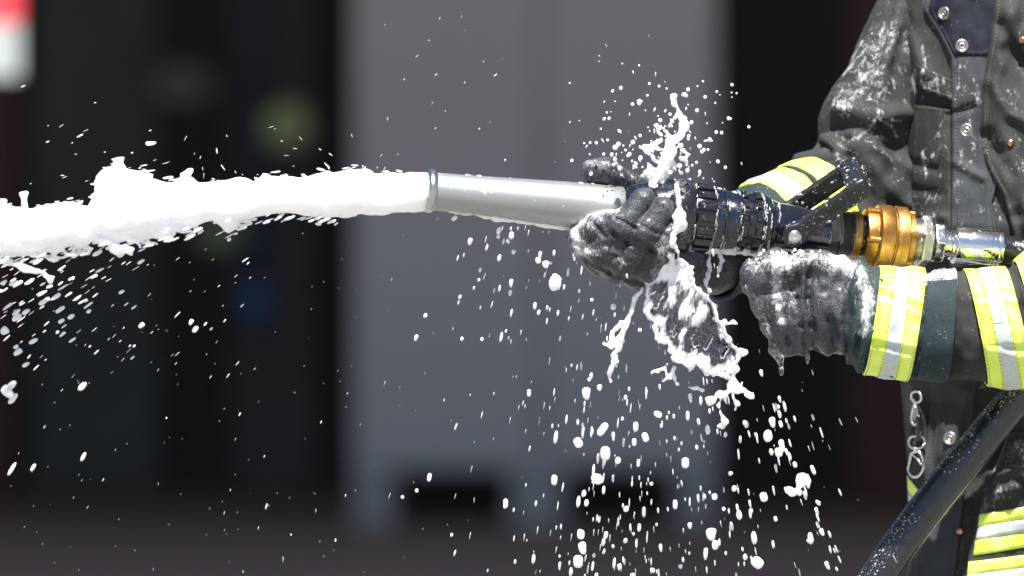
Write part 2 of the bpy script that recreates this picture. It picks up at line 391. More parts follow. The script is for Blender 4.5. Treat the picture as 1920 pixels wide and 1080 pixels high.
# dark red column, right and left; near-black hanging gear
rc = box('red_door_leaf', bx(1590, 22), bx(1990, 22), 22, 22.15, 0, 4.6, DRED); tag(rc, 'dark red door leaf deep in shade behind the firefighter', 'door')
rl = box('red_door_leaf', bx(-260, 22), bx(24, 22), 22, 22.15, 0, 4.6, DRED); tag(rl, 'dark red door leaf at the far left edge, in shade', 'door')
GEAR = [(430, 24.0, 'dark blue', 470, 512, -200, 600, (.018, .032, .075))]
bl = box('blue_strip', bx(462, 24), bx(506, 24), 24, 24.1, bz(640, 24), 4.2, plain('blue_cloth', (.020, .034, .078), .7)); tag(bl, 'narrow dark blue strip hanging in the blurred dark hall', 'strip')
def blob(name, x, y, d, rx, ry, c, label, cat):
    V = ICO2[0] * A(rx, min(rx, ry), ry) * U * (1 + d / D) + A(bx(x, d), d, bz(y, d))
    V[:, 2] = np.maximum(V[:, 2], bz(y, d) - .55 * ry * U * (1 + d / D))
    return tag(mk(name, V, ICO2[1], plain(name + '_paint', c, .5, .1)), label, cat)
blob('hung_helmet', 540, 243, 22.5, 44, 52, (.50, .60, .30), 'blurred pale green round helmet hanging in the dark hall', 'helmet')
blob('hung_helmet', 338, 165, 23.5, 66, 48, (.20, .21, .17), 'blurred dim olive rounded helmet hanging high in the dark hall', 'helmet')
blob('gear_bag', 415, 440, 22.5, 46, 44, (.26, .32, .19), 'blurred dim green bag just beneath the white foam jet', 'bag')
blob('blue_bag', 477, 572, 23.0, 30, 46, (.05, .14, .32), 'blurred blue bag low in the dark hall at left', 'bag')
for k, (xa, xb, dd, c) in enumerate(((60, 300, 25, (.085, .096, .10)), (300, 430, 25.4, (.045, .045, .05)), (430, 600, 25.2, (.07, .07, .076)), (1370, 1560, 25, (.03, .03, .034)))):
    lk = box('tall_locker', bx(xa, dd), bx(xb, dd), dd, dd + .5, 0, 3.6, plain('locker_paint%d' % k, c, .6), None, .02)
    tag(lk, ['wide teal black locker blurred at far left', 'narrow black locker blurred behind the green helmet', 'dark grey locker blurred beside the grey panel', 'black locker blurred between grey panel and red door'][k], 'locker', 'lockers along the back wall')
# red and white sign in the sun, top left corner
ds = 10.2
sg = empty('hanging_sign', (bx(-90, ds), ds, 0)); tag(sg, 'blurred red over white sign board in the top left corner', 'sign')
SR = plain('sign_red', (.70, .045, .06), .5, .08); SW = plain('sign_white', (.36, .39, .39), .5, .08)
box('red_board', bx(-160, ds), bx(37, ds), ds, ds + .03, bz(44, ds), bz(-190, ds), SR, sg, .004)
box('white_board', bx(-160, ds), bx(37, ds), ds, ds + .03, bz(145, ds), bz(45.5, ds), SW, sg, .004)
box('post', bx(-120, ds), bx(-90, ds), ds + .032, ds + .09, 0, bz(-180, ds), plain('post_grey', (.25, .25, .25), .5), sg, .004)

# ------------------------------------------------------------------ nozzle
NA = q(808, 358, -150); NB = q(1880, 469, 40)
NT = nrm(NB - NA); NU = nrm(A(0, -1, 0) - NT * (A(0, -1, 0) @ NT)); NV = np.cross(NT, NU)
def ax(s):
    return NA + (NB - NA) * (s - 808) / 1072.0
def lathe(prof, n=64, closed=True):
    """prof: (s, r) along the nozzle axis"""
    a = np.linspace(0, 2 * math.pi, n, endpoint=False); V = []; 
    for s, r in prof: V.append(ax(s) + r * (np.cos(a)[:, None] * NU + np.sin(a)[:, None] * NV))
    V = np.vstack(V); F = gridfaces(len(prof), n, True)[:, ::-1].tolist(); N = len(prof)
    if closed: F.append(list(range(n))); F.append([(N - 1) * n + k for k in range(n)][::-1])
    L = np.array([p[0] for p in prof]); uv = np.stack([np.tile(a / 6.28318, N), np.repeat(L, n)], 1)
    return V, F, uv
FB = .0
def lat(name, prof, mat, parent, n=64, closed=True, foam=None):
    V, F, uv = lathe(prof, n, closed); fo = np.full(len(V), FB) if foam is None else foam(V)
    o = mk(name, W(V), F, mat, parent, uv=uv, foam=fo)
    o.data.polygons.foreach_set('use_smooth', [True] * len(o.data.polygons))
    e = o.modifiers.new('edges', 'EDGE_SPLIT'); e.split_angle = math.radians(38)
    return o, (V, F)
def rnd(s0, s1, r, b=2.5, r0=0.0):
    """rounded-edge ring profile"""
    return [(s0, r0 or r * .5), (s0, r - b), (s0 + b * .4, r - b * .3), (s0 + b, r), (s1 - b, r), (s1 - b * .4, r - b * .3), (s1, r - b), (s1, r0 or r * .5)]
noz = empty('foam_nozzle', W(ax(1300)))
tag(noz, 'foam fire nozzle with long silver barrel, black grip rings and brass coupling', 'nozzle')
barrel, barrel_m = lat('barrel', [(812, 30), (812, 35), (830, 35.3), (870, 36.2), (920, 38), (970, 40), (1020, 42), (1060, 43.5), (1100, 44.5), (1130, 44.2), (1133, 45.4), (1138, 45.4), (1141, 44.4), (1157, 44.6), (1160, 43), (1160, 38)], ALU, noz, 72,
     foam=lambda V: .42 * np.exp(-((V[:, 1] - ax(V[:, 0])[:, 1] if False else V[:, 1] - (358 + .1035 * (V[:, 0] - 808)) - 42) / 9) ** 2))
lat('muzzle_rim', [(798, 26), (797, 33), (799, 38), (803, 40.5), (808, 41), (812, 39.5), (815, 36), (815, 30)], STEEL, barrel, 64)
mz, _ = lat('muzzle_bore', [(799.5, 33), (799.5, 1)], BLACK, barrel, 48, False)
fc, fc_m = lat('bumper_cone', [(1160, 36), (1160, 44), (1164, 48), (1185, 53), (1210, 60), (1232, 67), (1246, 70), (1250, 70), (1250, 60)], NAVY, noz)
fl, fl_m = lat('front_flange', rnd(1249, 1288, 72, 6), BLACK, noz, foam=lambda V: .55 * np.exp(-((V[:, 0] - 1265) / 14) ** 2) * (V[:, 1] > 330))
core, core_m = lat('barrel_core', [(1285, 40), (1285, 57), (1326, 57), (1328, 60), (1343, 60), (1345, 54), (1350, 57), (1372, 57.5), (1374, 52), (1418, 52), (1420, 55), (1432, 55), (1436, 50), (1445, 48), (1448, 45), (1500, 43), (1512, 39), (1530, 38), (1546, 38), (1546, 30)], NAVY, noz)
lat('locating_ring', rnd(1344, 1349, 61, 1.5), BLACK, core); lat('locating_ring', rnd(1424, 1429, 57, 1.2), BLACK, core)
def ribs(name, s0, s1, r, h, wd, n, mat, parent, ph=0.0):
    """n rounded blocks round the axis, sharing one mesh"""
    me = None; org = ORG[parent.name]
    for k in range(n):
        t = ph + 2 * math.pi * k / n; rad = math.cos(t) * NU + math.sin(t) * NV; tan = np.cross(NT, rad)
        if me is None:
            pr = []; L = (s1 - s0) / NT[0]
            prof = [(-wd / 2, -3), (-wd / 2, h * .6), (-wd / 2 + h * .35, h), (wd / 2 - h * .35, h), (wd / 2, h * .6), (wd / 2, -3)]
            V = np.array([(x, y, z) for x, sh in ((0, 1), (2, 0), (L - 2, 0), (L, 1)) for y, z in [(a, b - (2.2 * sh if b > 0 else 0)) for a, b in prof]])
            F = gridfaces(4, 6).tolist() + [[5, 4, 3, 2, 1, 0], [18, 19, 20, 21, 22, 23]]
            me = bpy.data.meshes.new(name); me.from_pydata((V * U).tolist(), [], F); me.materials.append(mat); me.update(); at = me.attributes.new('foam', 'FLOAT', 'POINT'); at.data.foreach_set('value', np.full(len(V), .1, np.float32))
        o = bpy.data.objects.new(name, me); C.objects.link(o); o.parent = parent
        R = np.stack([A(NT[0], NT[2], -NT[1]), A(tan[0], tan[2], -tan[1]), A(rad[0], rad[2], -rad[1])], 1)
        from mathutils import Matrix
        Mx = Matrix.Identity(4); p = W(ax(s0) + rad * r) - org
        for i in range(3):
            for j in range(3): Mx[i][j] = R[i, j]
            Mx[i][3] = p[i]
        o.matrix_local = Mx
gr, gr_m = lat('front_grip_ring', rnd(1288, 1326, 60, 2), BLACK, noz)
ribs('grip_rib', 1290, 1324, 59, 7, 15, 16, BLACK, gr)
g2, g2_m = lat('rear_grip_ring', rnd(1376, 1416, 55, 2), BLACK, noz)
ribs('grip_rib', 1378, 1388, 54.5, 6, 17, 14, BLACK, g2); ribs('grip_rib', 1402, 1414, 54.5, 6, 17, 14, BLACK, g2, .0)
ribs('grip_rib', 1389, 1401, 54.5, 3.5, 8, 14, NAVY, g2, math.pi / 14)
lat('knurled_ring', rnd(1546, 1565, 41, 2), KNURL, noz); lat('knurled_ring', rnd(1566, 1588, 42, 2), KNURL, noz)
# shut-off handle
WX = A(-8, -42, 112); n0 = q(1489, 441, -88); arm = A(122, -84, 0); arm[2] = -(arm[:2] @ WX[:2]) / WX[2]
wd_ = nrm(WX); ad = nrm(arm); pd = np.cross(ad, wd_); LA = np.linalg.norm(arm); LW = np.linalg.norm(WX)
def bailf(p):
    c = n0 + arm * .5
    d = obox(p, n0 + arm * .52, (ad, wd_, pd), (LA * .52, 8.5, 19), 6)
    d = smin(d, obox(p, n0 + arm * .52 + WX, (ad, wd_, pd), (LA * .52, 8.5, 19), 6), 5)
    d = smin(d, obox(p, n0 + arm * .99 + WX * .5, (ad, wd_, pd), (20, LW * .5 + 8, 19), 8), 9)
    for e in (n0, n0 + WX):
        v = p - e; h = np.abs(v @ wd_) - 8; r = np.linalg.norm(v - (v @ wd_)[:, None] * wd_, axis=1) - 22
        d = smin(d, np.maximum(h, r), 6)
    v = p - (n0 + arm * .5); g_ = obox(p, n0 + arm * .45 - wd_ * 9, (ad, wd_, pd), (LA * .3, 3.5, 5), 2)
    return smax(d, -g_, 2) + .5 * vn(p, 14)
bail_m = surfnet(bailf, (1440, 270, -170), (1660, 500, 70), 2.6)
bl_ = mk('shutoff_handle', W(bail_m[0]), bail_m[1], BAIL, noz)
pv = nrm(-WX)
def disc(c, nrmv, r, h, n=24, dome=.35):
    a = np.linspace(0, 2 * math.pi, n, endpoint=False); t = nrm(np.cross(nrmv, A(.1, 1, .2))); s = np.cross(nrmv, t)
    V = [c + r * (np.cos(a)[:, None] * t + np.sin(a)[:, None] * s) * k + nrmv * hh for k, hh in ((1, -2), (1, h * .6), (.85, h), (.5, h * (1 + dome)), (.1, h * (1 + dome * 1.3)))]
    F = gridfaces(5, n, True).tolist(); F.append([4 * n + k for k in range(n)]); return np.vstack(V), F
V, F = disc(n0 + pv * 8, pv, 13.5, 6); mk('pivot_bolt', W(V), F, STEEL, bl_)
V, F = disc(n0 + pv * 12, pv, 6, 4); mk('bolt_head', W(V), F, CHROME, bl_)
# brass coupling
br, br_m = lat('brass_coupling', [(1590, 30), (1590, 42), (1592, 44), (1604, 44.5), (1606, 42), (1608, 38), (1612, 38), (1614, 50), (1618, 51.5), (1634, 51.5), (1636, 59), (1638, 61), (1661, 62), (1664, 60), (1665.5, 57), (1667, 57), (1668, 60), (1671, 62), (1690, 61.5), (1693, 58), (1695, 48), (1704, 48), (1706, 46), (1706, 30)], BRASS, noz, 72)
ribs('coupling_lug', 1610, 1637, 49, 9, 11, 5, BRASS, br, .45); ribs('coupling_lug', 1691, 1708, 46, 9, 11, 5, BRASS, br, .1)
lat('gasket', rnd(1604, 1613, 40, 1), BLACK, br)
lat('gasket', rnd(1586.5, 1591, 43.5, 1), BLACK, br)
# drops and froth sitting on it
bt = []
for src, n, r0, r1 in ((barrel_m, 90, 1.2, 6.5), (core_m, 240, 1.0, 5.5), (fc_m, 40, 1, 4), (fl_m, 60, 1.2, 5), (g2_m, 110, 1, 5), (gr_m, 90, 1, 5), (br_m, 70, 1.2, 4.5)):
    V, F = beads(src, n, r0, r1, .35, lambda c, nn: nn[:, 2] < .25, bias=3); bt.append((V, F))
bt.append(beads(bail_m, 150, .8, 3.6, .4, lambda c, nn: nn[:, 2] < .2, bias=3))
for s_, r_ in ((1289, 63), (1325, 63), (1327, 61), (1344, 61), (1350, 59), (1373, 58), (1377, 60), (1416, 60), (1420, 57), (1430, 57), (1446, 50), (1250, 70), (1287, 71)):
    for a_ in np.arange(-2.9, -.2, .035):
        a2 = a_ + rng.normal(0, .02); d_ = math.cos(a2) * NU + math.sin(a2) * NV; d_ = d_ if d_[2] < .2 else -d_
        c_ = ax(s_ + rng.normal(0, .7)) + d_ * r_
        if vn(c_[None] + 7 * s_, 11)[0] < .12: continue
        bt.append((c_ + ICO0[0] * A(1.3, 2.2, 1.3) * rng.uniform(.5, 1.25), ICO0[1]))
V, F = join(bt); tag(mk('foam_beads', W(V), F, FOAM, noz), kind='stuff')
V, F = surfnet(lambda p: smin(chain(p, [tuple(ax(s) + A(0, r - 4, -6)) + (rr,) for s, r, rr in ((830, 36, 4), (880, 37, 5), (930, 40, 7), (970, 41, 6), (1020, 43, 8), (1062, 45, 6))], 6), chain(p, [tuple(ax(s) + A(0, r - 6, -18)) + (rr,) for s, r, rr in ((1290, 62, 8), (1330, 60, 9), (1370, 58, 8), (1410, 57, 9), (1450, 48, 8))], 6), 4) + 2.5 * vn(p, 9), (820, 375, -200), (1470, 500, 20), 2.6)
tag(mk('foam_film', W(V), F, FOAM, noz), kind='stuff')

# ------------------------------------------------------------------ hose
HP = cr([ax(1862), ax(1900) + A(0, 1, 0), q(1950, 486, 40), q(1998, 530, 30), q(2014, 600, 22), q(1978, 672, 18), q(1905, 748, 15), q(1835, 832, 10), q(1765, 918, 0), q(1700, 1003, -12), q(1640, 1090, -22), q(1530, 1270, -40), q(1380, 1600, -60), q(1180, 2050, -80), q(900, 2380, -120), q(500, 2432, -150), q(-200, 2432, 100), q(-1400, 2432, 500)], 26)
hz = empty('fire_hose', W(q(900, 2470, -120))); tag(hz, 'glossy black rubber fire hose slanting down under the arm', 'hose')
rad_ = np.interp(np.arange(len(HP)), [0, 20, 60, 110, 9999], [29, 29, 31, 34, 34])
V, F, uv = tube(HP, rad_, 40); hs = mk('rubber_hose', W(V), F, HOSE, hz, uv=uv); hose_m = (V, F)
lat('ferrule', [(1784, 22), (1784, 32), (1786, 35), (1788, 36), (1850, 36.5), (1851, 35.6), (1852.5, 35.6), (1853.5, 36.5), (1857, 36.5), (1858, 35.6), (1859.5, 35.6), (1860.5, 36.5), (1864, 36.5), (1865, 35.6), (1867, 36.5), (1874, 36), (1876, 34), (1876, 25)], CHROME, hz, 64)
lat('neck', [(1764, 20), (1764, 28), (1770, 28), (1772, 25), (1778, 25), (1780, 29), (1785, 29)], CHROME, hz, 48)
lat('thread', [(1704, 30)] + [(1705 + i * 1.6, 43 + (1.2 if i % 2 else 0)) for i in range(9)] + [(1720, 30)], STEEL, hz, 64)
def hexnut(name, s0, s1, r, mat, ph):
    prof = [(s0, r * .6), (s0, r * .9), (s0 + 3, r), (s1 - 3, r), (s1, r * .9), (s1, r * .6)]
    a = np.arange(6) * math.pi / 3 + ph; V = np.vstack([ax(s) + rr * (np.cos(a)[:, None] * NU + np.sin(a)[:, None] * NV) for s, rr in prof])
    F = gridfaces(6, 6, True)[:, ::-1].tolist(); F += [list(range(6)), [30 + k for k in range(6)][::-1]]
    o = mk(name, W(V), F, mat, hz, smooth=False); b = o.modifiers.new('bevel', 'BEVEL'); b.width = .0008; b.segments = 2
hexnut('hex_nut', 1718, 1740, 52, STEEL, .25); hexnut('hex_nut', 1743, 1765, 41, CHROME, .5)
lat('washer', rnd(1739, 1744, 38, 1), BLACK, hz)
V, F = beads(hose_m, 520, .5, 2.2, .35, lambda c, nn: (nn @ nrm((-.45, -.45, -.75)) > .80) & (c[:, 1] < 1110) & (c[:, 0] < 1940) & (vn(c, 45) > -.15), bias=3)  # foam specks gathered on one flank to stand in for the sparkling highlight
tag(mk('foam_beads', W(V), F, FOAM, hz), kind='stuff')

# ------------------------------------------------------------------ firefighter
per = empty('person', W(q(2010, 2470, 330)))
tag(per, 'firefighter in charcoal turnout coat and wet black gloves holding the nozzle', 'person')
def it(y, *kv):
    k = np.array(kv, float).reshape(-1, 2); return np.interp(y, k[:, 0], k[:, 1])
STROKES = [  # (polyline, width, height towards the camera)
    ([(1905, 20), (1880, 140), (1885, 260)], 22, 12), ([(1950, 60), (1930, 200), (1945, 330)], 26, 14), ([(1900, 90), (1945, 130)], 16, -9),
    ([(1890, 300), (1920, 380), (1960, 430)], 20, 12), ([(1720, 60), (1745, 130)], 16, 9), ([(1700, 20), (1712, 120), (1722, 200)], 14, -9),
    ([(1725, 300), (1770, 315)], 9, -4), ([(1722, 350), (1775, 362)], 10, -4), ([(1720, 400), (1780, 405)], 9, 4),
    ([(1700, 760), (1735, 830), (1745, 900)], 20, 10), ([(1765, 760), (1770, 900)], 16, -8), ([(1830, 740), (1800, 860)], 18, 10),
    ([(1930, 920), (1880, 935)], 14, 6), ([(1850, 700), (1900, 760)], 22, 10), ([(1868, 150), (1900, 210), (1960, 240)], 12, 8), ([(1862, 250), (1905, 330), (1915, 400)], 13, -9), ([(1890, 40), (1925, 110), (1935, 180)], 12, -8), ([(1800, 300), (1850, 330)], 9, 4), ([(1795, 210), (1840, 195)], 8, -4), ([(1880, 900), (1930, 880)], 10, 6)]
def TCX(y): return it(y, -260, 2040, -160, 2040, 0, 2040, 500, 2045, 1200, 2045)
def TA(y): return it(y, -260, 110, -215, 160, -170, 260, -120, 320, 0, 345, 450, 345, 700, 334, 900, 316, 1010, 312, 1200, 325)
def TB(y): return it(y, -260, 95, -215, 110, -170, 140, -120, 165, 0, 200, 420, 285, 520, 270, 640, 160, 760, 92, 940, 92, 1200, 125)
TCZ = 368.0
def fold(x, y):
    r = np.zeros(np.shape(x))
    for pl, w_, a_ in STROKES: r = r + a_ * np.exp(-(dpoly(x, y, pl) / w_) ** 2)
    p3 = np.stack([np.asarray(x, float) + 0 * y, np.asarray(y, float) * .6 + 0 * x, 0 * x + 0 * y + 40.0], -1)
    return r * 1.9 + 13 * vn(p3, 80) + 8 * vn(p3 * A(1, .8, 1), 36) + 2 * vn(p3, 14)
def ZT(x, y):
    x = np.asarray(x, float); y = np.asarray(y, float)
    t = np.clip(1 - np.abs((x - TCX(y)) / TA(y)) ** 2.9, 0.0, 1)
    s = np.sqrt(t)
    return TCZ - TB(y) * s - fold(x, y) * np.clip(s * 2.2, 0, 1)
def ploc(x, y, off=0.0):
    """point on the coat's front that shows at photo position (x, y), off units proud"""
    xx, yy = np.asarray(x, float), np.asarray(y, float); z = np.full(np.shape(xx), 160.0)
    for _ in range(5):
        k = 1 + (z - off) / DP; X = 960 + (xx - 960) * k; Y = 540 + (yy - 540) * k; z = ZT(X, Y)
    return np.stack([X, Y, z - off], -1)
ys = np.concatenate([np.arange(-260, 1175, 6)]); th = np.concatenate([np.linspace(math.pi, 2 * math.pi, 190), np.linspace(0, math.pi, 50)[1:-1]])
V = []
for y in ys:
    c, a, b = TCX(y), TA(y), TB(y); X = c + a * np.sign(np.cos(th)) * np.abs(np.cos(th)) ** (2 / 2.9); Z = TCZ + b * np.sin(th)
    fr = np.clip(-np.sin(th) * 2.2, 0, 1); Z = Z - fold(X, np.full_like(X, y)) * fr
    V.append(np.stack([X, np.full_like(X, y), Z], -1))
V = np.vstack(V)
def runs(x, y, specs, seed):
    r_ = np.random.default_rng(seed); f = np.zeros(len(x))
    for n, cx, cy, sx, sy, dx, dy, L in specs:
        for _ in range(n):
            a, b = r_.normal(cx, sx), r_.normal(cy, sy); k = L * r_.uniform(.4, 1.3); j = r_.normal(0, .25)
            m1 = (a + dx * k * .5 + r_.normal(0, 4), b + dy * k * .5 + r_.normal(0, 4)); e = (a + (dx + j) * k, b + dy * k)
            f = np.maximum(f, r_.uniform(.3, .85) * np.exp(-(dpoly(x, y, [(a, b), m1, e]) / r_.uniform(2.5, 5.5)) ** 2))
    return f
def jfoam(V):
    x, y = V[:, 0], V[:, 1]
    f = .45 * np.exp(-(dpoly(x, y, [(1715, 60), (1735, 150), (1740, 240)]) / 26) ** 2) + .35 * np.exp(-(dpoly(x, y, [(1745, 330), (1770, 420)]) / 24) ** 2)
    f += .4 * np.exp(-(dpoly(x, y, [(1900, 180), (1905, 300), (1935, 380)]) / 20) ** 2) + .3 * np.exp(-(dpoly(x, y, [(1910, 860), (1880, 930), (1830, 1000)]) / 30) ** 2)
    return np.maximum(f * .6 - .18, runs(x, y, [(9, 1735, 90, 22, 60, .1, 1, 60), (12, 1915, 230, 25, 90, .25, 1, 50), (10, 1920, 920, 25, 40, -.4, .9, 40)], 3))
jk = mk('coat', W(V), gridfaces(len(ys), len(th), True)[:, ::-1], JK, per, foam=jfoam(V))
def slab(name, grid, off, th_, mat, parent, foam=None, edge=6.0, hem=0.0, puff=0.0, lift=None):
    """grid (nr,nc,2) of photo positions laid on the coat as a layer th_ thick with rounded edges and sewn hem"""
    nr, nc = grid.shape[:2]; x, y = grid[..., 0], grid[..., 1]
    wid = np.linalg.norm(grid[:, -1] - grid[:, 0], axis=-1).mean(); hei = np.linalg.norm(grid[-1] - grid[0], axis=-1).mean()
    u = np.linspace(0, 1, nc)[None] * wid; v = np.linspace(0, 1, nr)[:, None] * hei
    de = np.minimum(np.minimum(u, wid - u), np.minimum(v, hei - v))
    pro = off + th_ * np.clip(de / 2.5, 0, 1) ** .5
    if hem: pro = pro + 1.4 * np.exp(-((de - hem * .5) / (hem * .3)) ** 2) - 1.6 * np.exp(-((de - hem) / 1.8) ** 2)
    if puff: pro = pro + puff * np.clip(de / (min(wid, hei) * .5), 0, 1) ** .6
    if lift is not None: pro = pro + lift(x, y)
    p = ploc(x, y, 0.0); top = p.copy(); top[..., 2] -= pro; base = p.copy(); base[..., 2] += 3
    b = np.concatenate([np.arange(nc), np.arange(1, nr) * nc + nc - 1, (nr - 1) * nc + np.arange(nc - 2, -1, -1), np.arange(nr - 2, 0, -1) * nc])
    V = np.vstack([top.reshape(-1, 3), base.reshape(-1, 3)[b]]); F = gridfaces(nr, nc)[:, ::-1].tolist(); o_ = nr * nc; m = len(b)
    for i in range(m): j = (i + 1) % m; F.append([b[i], b[j], o_ + j, o_ + i][::-1][::-1])
    fo = None if foam is None else foam(np.stack([np.r_[x.ravel(), x.ravel()[b]], np.r_[y.ravel(), y.ravel()[b]]], 1))
    return mk(name, W(V), F, mat, parent, foam=fo)
def quadgrid(c, step=4.0):
    c = np.array(c, float); w_ = max(np.linalg.norm(c[1] - c[0]), np.linalg.norm(c[2] - c[3])); h_ = max(np.linalg.norm(c[3] - c[0]), np.linalg.norm(c[2] - c[1]))
    u = np.linspace(0, 1, max(3, int(w_ / step) + 1))[None, :, None]; v = np.linspace(0, 1, max(3, int(h_ / step) + 1))[:, None, None]
    return (1 - v) * ((1 - u) * c[0] + u * c[1]) + v * ((1 - u) * c[3] + u * c[2])
def edgegrid(yy, xl, xr, step=3.5):
    y = np.arange(yy[0], yy[-1], step); l = np.interp(y, *xl); r = np.interp(y, *xr); n_ = int((r - l).max() / step) + 2
    u = np.linspace(0, 1, n_)[None]; X = l[:, None] * (1 - u) + r[:, None] * u; return np.stack([X, np.repeat(y[:, None], n_, 1)], -1)
pf = lambda s0, pl, w_, a_: (lambda P: np.maximum(a_ * .7 * np.exp(-(dpoly(P[:, 0], P[:, 1], pl) / w_) ** 2) - s0, runs(P[:, 0], P[:, 1], [(9, P[:, 0].mean(), P[:, 1].mean(), np.ptp(P[:, 0]) * .22, np.ptp(P[:, 1]) * .25, .1, 1, 50)], int(a_ * 1000 + pl[0][0]))))
# radio pocket with flap, placket, overlapping right front
slab('chest_pocket', quadgrid([(1714, 196), (1783, 204), (1784, 478), (1702, 468)]), 2, 12, JK, jk, pf(.12, [(1760, 230), (1765, 460)], 16, .45), hem=7)
slab('pocket_flap', quadgrid([(1719, 122), (1783, 150), (1784, 188), (1716, 163)], 3), 14, 6, JK, jk, pf(.1, [(1725, 150), (1775, 170)], 12, .4), hem=6)
slab('placket', edgegrid((-70, 505), ([-70, 15, 20, 60, 110, 300, 505], [1752, 1731, 1731, 1757, 1782, 1784, 1780]), ([-70, 0, 160, 300, 380, 395, 505], [1900, 1895, 1890, 1880, 1860, 1862, 1880])), 7, 4, JKN, jk, pf(.08, [(1810, 130), (1815, 210), (1830, 290), (1795, 330), (1800, 420)], 11, .5), hem=10)
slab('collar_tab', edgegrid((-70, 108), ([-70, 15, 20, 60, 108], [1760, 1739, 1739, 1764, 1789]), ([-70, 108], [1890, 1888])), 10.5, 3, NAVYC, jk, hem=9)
slab('right_front', edgegrid((-110, 560), ([-110, 0, 60, 163, 244, 305, 338, 366, 407, 440, 560], [1868, 1863, 1858, 1841, 1838, 1846, 1862, 1879, 1891, 1899, 1915]), ([-110, 600], [2120, 2140]), 4), 13, 6, JK, jk, pf(.16, [(1900, 180), (1908, 300), (1940, 390)], 20, .55), hem=11)
slab('lower_placket', edgegrid((700, 1090), ([700, 1090], [1748, 1712]), ([700, 1090], [1835, 1790])), 2, 4, JKN, jk, lambda P: np.full(len(P), -.3), hem=9)
# flared coat skirt in the sun, with flap and hi-vis bands
LIFT = lambda x, y: np.interp(y, [770, 830, 1000, 1150], [40, 58, 22, 8]) + 6 * np.sin(x * .045 + y * .012)
sk = slab('coat_skirt', edgegrid((770, 1150), ([770, 880, 950, 1040, 1150], [1898, 1866, 1836, 1815, 1800]), ([770, 1150], [2130, 2150]), 4), 8, 6, JK, jk, pf(.0, [(1905, 890), (1860, 930), (1830, 1000)], 26, .3), hem=8, lift=LIFT)
slab('skirt_pocket_flap', quadgrid([(1888, 806), (2010, 800), (2012, 878), (1877, 873)], 4), 15, 7, JK, jk, pf(.0, [(1890, 815), (1920, 840)], 26, .4), hem=7, lift=LIFT)
def band(cs, off, parent, frac=(.0, .30, .62, 1.0), lift=None):
    c = np.array(cs, float)
    for i, m in enumerate((HV, SV, HV)):
        f0, f1 = frac[i] + (.004 if i else 0), frac[i + 1]; cc = [c[0] + (c[3] - c[0]) * f0, c[1] + (c[2] - c[1]) * f0, c[1] + (c[2] - c[1]) * f1, c[0] + (c[3] - c[0]) * f1]
        slab('reflective_stripe' if i == 1 else 'hivis_stripe', quadgrid(cc, 4), off + (1.5 if i == 1 else 0), 3, m, parent, lift=lift)
band([(1834, 962), (2000, 936), (2000, 1012), (1822, 1040)], 15, sk, lift=LIFT); band([(1814, 1052), (2000, 1030), (2000, 1110), (1806, 1132)], 15, sk, lift=LIFT)
band([(1701, 893), (1748, 950), (1742, 985), (1703, 940)], 4, jk, (0, .6, .95, 1.0))
# snaps and rivets
def snap(x, y, off, r, parent, name='snap_button', m=TIN, ring=True):
    c = ploc(x, y, off); e = 4.0
    gx = (ploc(x + e, y, off)[2] - ploc(x - e, y, off)[2]) / (2 * e); N = nrm(A(gx, 0, -1) + A(0, -.1, 0)); N = nrm(N * A(.6, 1, 1))
    t = nrm(np.cross(N, A(0, 1, 0))); s = np.cross(N, t); a = np.linspace(0, 2 * math.pi, 28, endpoint=False)
    prof = ((1, -4), (1, 1.5), (.92, 2.8), (.78, 3.0), (.66, 2.0), (.6, .8), (.45, .8), (.36, 2.2), (.22, 2.2), (.15, -.5)) if ring else ((1, -3), (1, 1), (.8, 2.6), (.4, 3.6), (.1, 3.8))
    V = np.vstack([c + r * k * (np.cos(a)[:, None] * t + np.sin(a)[:, None] * s) + N * h for k, h in prof])
    F = gridfaces(len(prof), 28, True).tolist(); F.append([(len(prof) - 1) * 28 + k for k in range(28)])
    return mk(name, W(V), F, m, parent)
for x, y, off in ((1770, 25, 14), (1804, 86, 14), (1812, 244, 11), (1781, 822, 6)): snap(x, y, off, 13, jk)
for x, y, off in ((1917, 75, 20), (1895, 268, 20), (1800, 996, 8)): snap(x, y, off, 7, jk, 'rivet', COPPER, False)

# sewing thread along the hems
def stitches(lines, off, parent):
    parts = []
    for pl in lines:
        P = cr([(a, b, 0) for a, b in pl], 40)[:, :2]; L = np.r_[0, np.cumsum(np.linalg.norm(np.diff(P, axis=0), axis=1))]
        for s in np.arange(2, L[-1] - 5, 6.5):
            e = [np.array([np.interp(s + k, L, P[:, 0]), np.interp(s + k, L, P[:, 1])]) for k in (0, 4)]
            c = [ploc(v[0], v[1], off) for v in e]; v_, f_, _ = tube([c[0] + A(0, 0, 1), (c[0] + c[1]) / 2 - A(0, 0, .6), c[1] + A(0, 0, 1)], .75, 5); parts.append((v_, f_))
    V, F = join(parts); tag(mk('stitching', W(V), F, plain('thread', (.10, .10, .10), .7), parent), kind='stuff')
stitches([[(1792, 118), (1794, 300), (1791, 500)], [(1797, 118), (1799, 300), (1796, 500)], [(1740, 28), (1764, 64), (1790, 112)]], 10.6, jk)
stitches([[(1873, 0), (1868, 60), (1851, 163), (1848, 244), (1856, 305), (1872, 338), (1889, 366)], [(1724, 160), (1780, 182)]], 19.5, jk)
stitches([[(1757, 735), (1738, 900)], [(1765, 735), (1746, 900)], [(1820, 735), (1803, 850)]], 5.8, jk)

